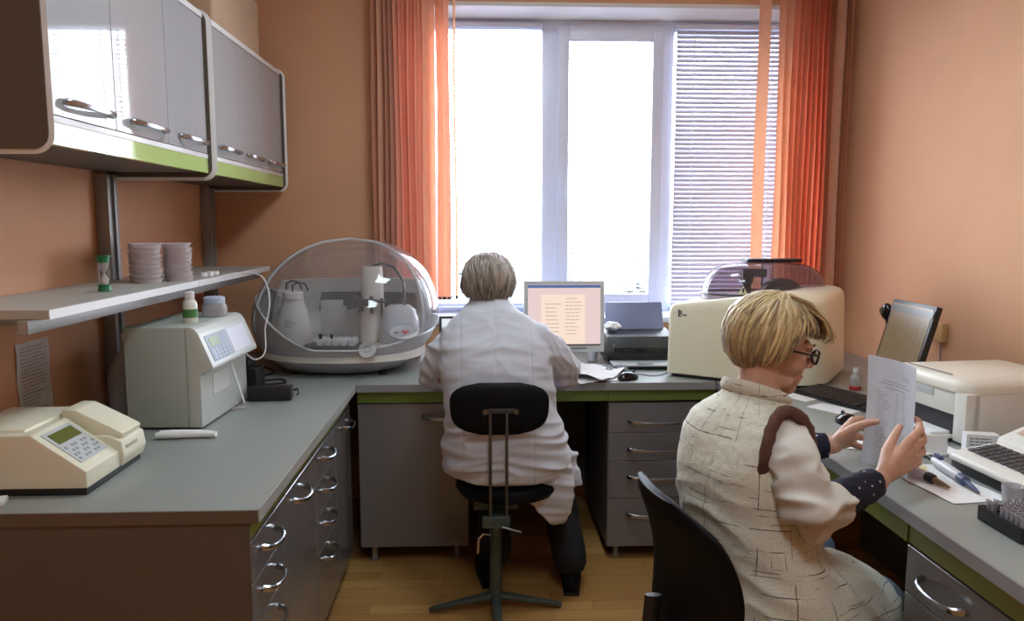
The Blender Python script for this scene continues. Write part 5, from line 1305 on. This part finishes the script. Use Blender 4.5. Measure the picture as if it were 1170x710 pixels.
# vest
vs = MB()
torso(vs, [((.660, 1.762, 1.045), .060, .052), ((.652, 1.757, 1.02), .078, .064), ((.642, 1.750, .998), .115, .078), ((.636, 1.745, .97), .150, .092), ((.632, 1.740, .93), .168, .106), ((.628, 1.735, .86), .172, .122), ((.630, 1.730, .78), .176, .128),
           ((.645, 1.725, .70), .182, .134), ((.668, 1.722, .62), .198, .156), ((.695, 1.720, .54), .222, .188), ((.715, 1.720, .46), .240, .212), ((.722, 1.720, .38), .250, .225), ((.724, 1.720, .345), .248, .222)], RB, FB, e=2.1)
limb(vs, [V(.652, 1.715, .940), V(.660, 1.672, .925)], [.082, .080])
limb(vs, [V(.645, 1.70, .86), V(.655, 1.675, .84)], [.085, .075])
limb(vs, [V(.76, 1.66, .54), V(.86, 1.73, .515), V(.975, 1.79, .45)], [.125, .114, .098])
limb(vs, [V(.70, 1.82, .54), V(.80, 1.93, .52), V(.88, 2.0, .49)], [.115, .105, .088])
cV = V(.66, 1.74, 0)
def uvV(p):
    d = p - cV; a = math.atan2(d.dot(RB), -d.dot(FB)); return (a * .17, p.z + .12 * max(0, d.dot(FB) - .05))
def wrV(p, n_):
    f = .007 * noise.noise(p * 9) + .0012 * noise.noise(p * 70)
    f += -.016 * (abs(noise.noise(V(p.x * 8, p.y * 8, p.z * 16 + p.x * 8))) - .2) * max(0, min(1, (.86 - p.z) / .1))
    # centre back seam and pocket flap line
    d = p - cV; f -= .0018 * math.exp(-((d.dot(RB)) / .003) ** 2) * (d.dot(FB) < 0)
    return f
vo_ = merged(vs, 'vest', M_TWEED, pb_, .0055, 7, wrV, uvV)
# collar standing round the neck
cl = MB(); rs = []
for i in range(7):
    t = i / 6; rg = []
    for k in range(40):
        th = 2 * math.pi * k / 40; op = .5 * (1 + math.sin(th))          # opens towards the front
        a = .074 + .012 * math.sin(t * math.pi) + .006 * t; bb = .066 + .010 * math.sin(t * math.pi)
        z = 1.018 + .052 * t * (1 - .55 * op) - .022 * op
        rg.append(V(.661, 1.763, z) + RB * a * math.cos(th) + FB * (bb * math.sin(th) + .010 * (1 - t)))
    rs.append(rg)
g = [r_ + [r_[0]] for r_ in rs]
cm = MB().sheet(g, .007); uvm = cm.build('collar', M_TWEED, vo_, world=True, ang=70)
uvl = uvm.data.uv_layers.new(name='uv')
for lp_ in uvm.data.loops:
    p = uvm.data.vertices[lp_.vertex_index].co + pb_.location; uvl.data[lp_.index].uv = uvV(p)
# brown trim round the armholes
def armhole(c, axis, up_, ra, rb_, r_=.014):
    axis = axis.normalized(); u = up_.normalized(); w2 = axis.cross(u).normalized(); pts = []
    for k in range(36):
        a = 2 * math.pi * k / 36; pts.append(c + u * ra * math.cos(a) + w2 * rb_ * math.sin(a) + axis * .012 * math.cos(2 * a) * -1)
    m = MB().tube(pts, r_, 12, closed=True, flat=1.25)
    for v in m.bm.verts: v.co += V(noise.noise(v.co * 90), noise.noise(v.co * 90 + V(9, 0, 0)), noise.noise(v.co * 90 + V(0, 9, 0))) * .004
    return m
aR = lerp3(shR, elR, .28) + V(-.008, .034, .008)
armhole(aR, V(.42, -.86, -.18), V(.05, -.12, 1), .092, .072, .0125).build('armhole_trim', M_FURT, vo_, world=True, ang=70)
armhole(V(.640, 1.895, .905), V(-.2, .95, -.1), V(0, 0, 1), .070, .052).build('armhole_trim', M_FURT, vo_, world=True, ang=70)

# the held sheet
TL, TR_, BR, BL = at(992, 405, 1.975), at(1047, 421, 1.785), at(1038, 548, 1.795), at(985, 528, 1.975)
g = []
for i in range(17):
    row = []
    for j in range(13):
        u, v = j / 12, i / 16; p = TL.lerp(TR_, u).lerp(BL.lerp(BR, u), v); p = p + V(.016 * math.sin(u * math.pi) + .004 * math.sin(v * 4), 0, 0); row.append(p)
    g.append(row)
hs_ = thing('printed_sheet', 'white printed sheet held up in both hands of the blonde person', 'paper', (1.02, 1.88, .80))
MB().sheet(g, .0006).build('sheet', cloth_through('held white paper', (226, 228, 236), .3), hs_, world=True)
def onp(u, v, off=.0012):
    p = TL.lerp(TR_, u).lerp(BL.lerp(BR, u), v); return p + V(.016 * math.sin(u * math.pi) + .004 * math.sin(v * 4) - off, 0, 0)
pr_ = MB(); rnd = random.Random(31)
def stroke(u0, u1, v, h=.006):
    k = max(1, int((u1 - u0) * 14))
    for i in range(k):
        a, c_ = u0 + (u1 - u0) * i / k, u0 + (u1 - u0) * (i + .85) / k
        q = [onp(a, v), onp(c_, v), onp(c_, v + h), onp(a, v + h)]; vs_ = [pr_.bm.verts.new(x) for x in q]; pr_.bm.faces.new(vs_)
for v, a, c_ in ((.13, .62, .82), (.155, .58, .80), (.20, .25, .75), (.225, .18, .85), (.26, .30, .70)): stroke(a, c_, v, .008)
for i in range(22):
    v = .31 + i * .024; stroke(.16, .16 + rnd.uniform(.10, .24), v); stroke(.50, .50 + rnd.uniform(.04, .1), v); stroke(.66, .66 + rnd.uniform(.04, .14), v)
pr_.build('print', mat('pale grey print', (172, 176, 188), .8), hs_, world=True)
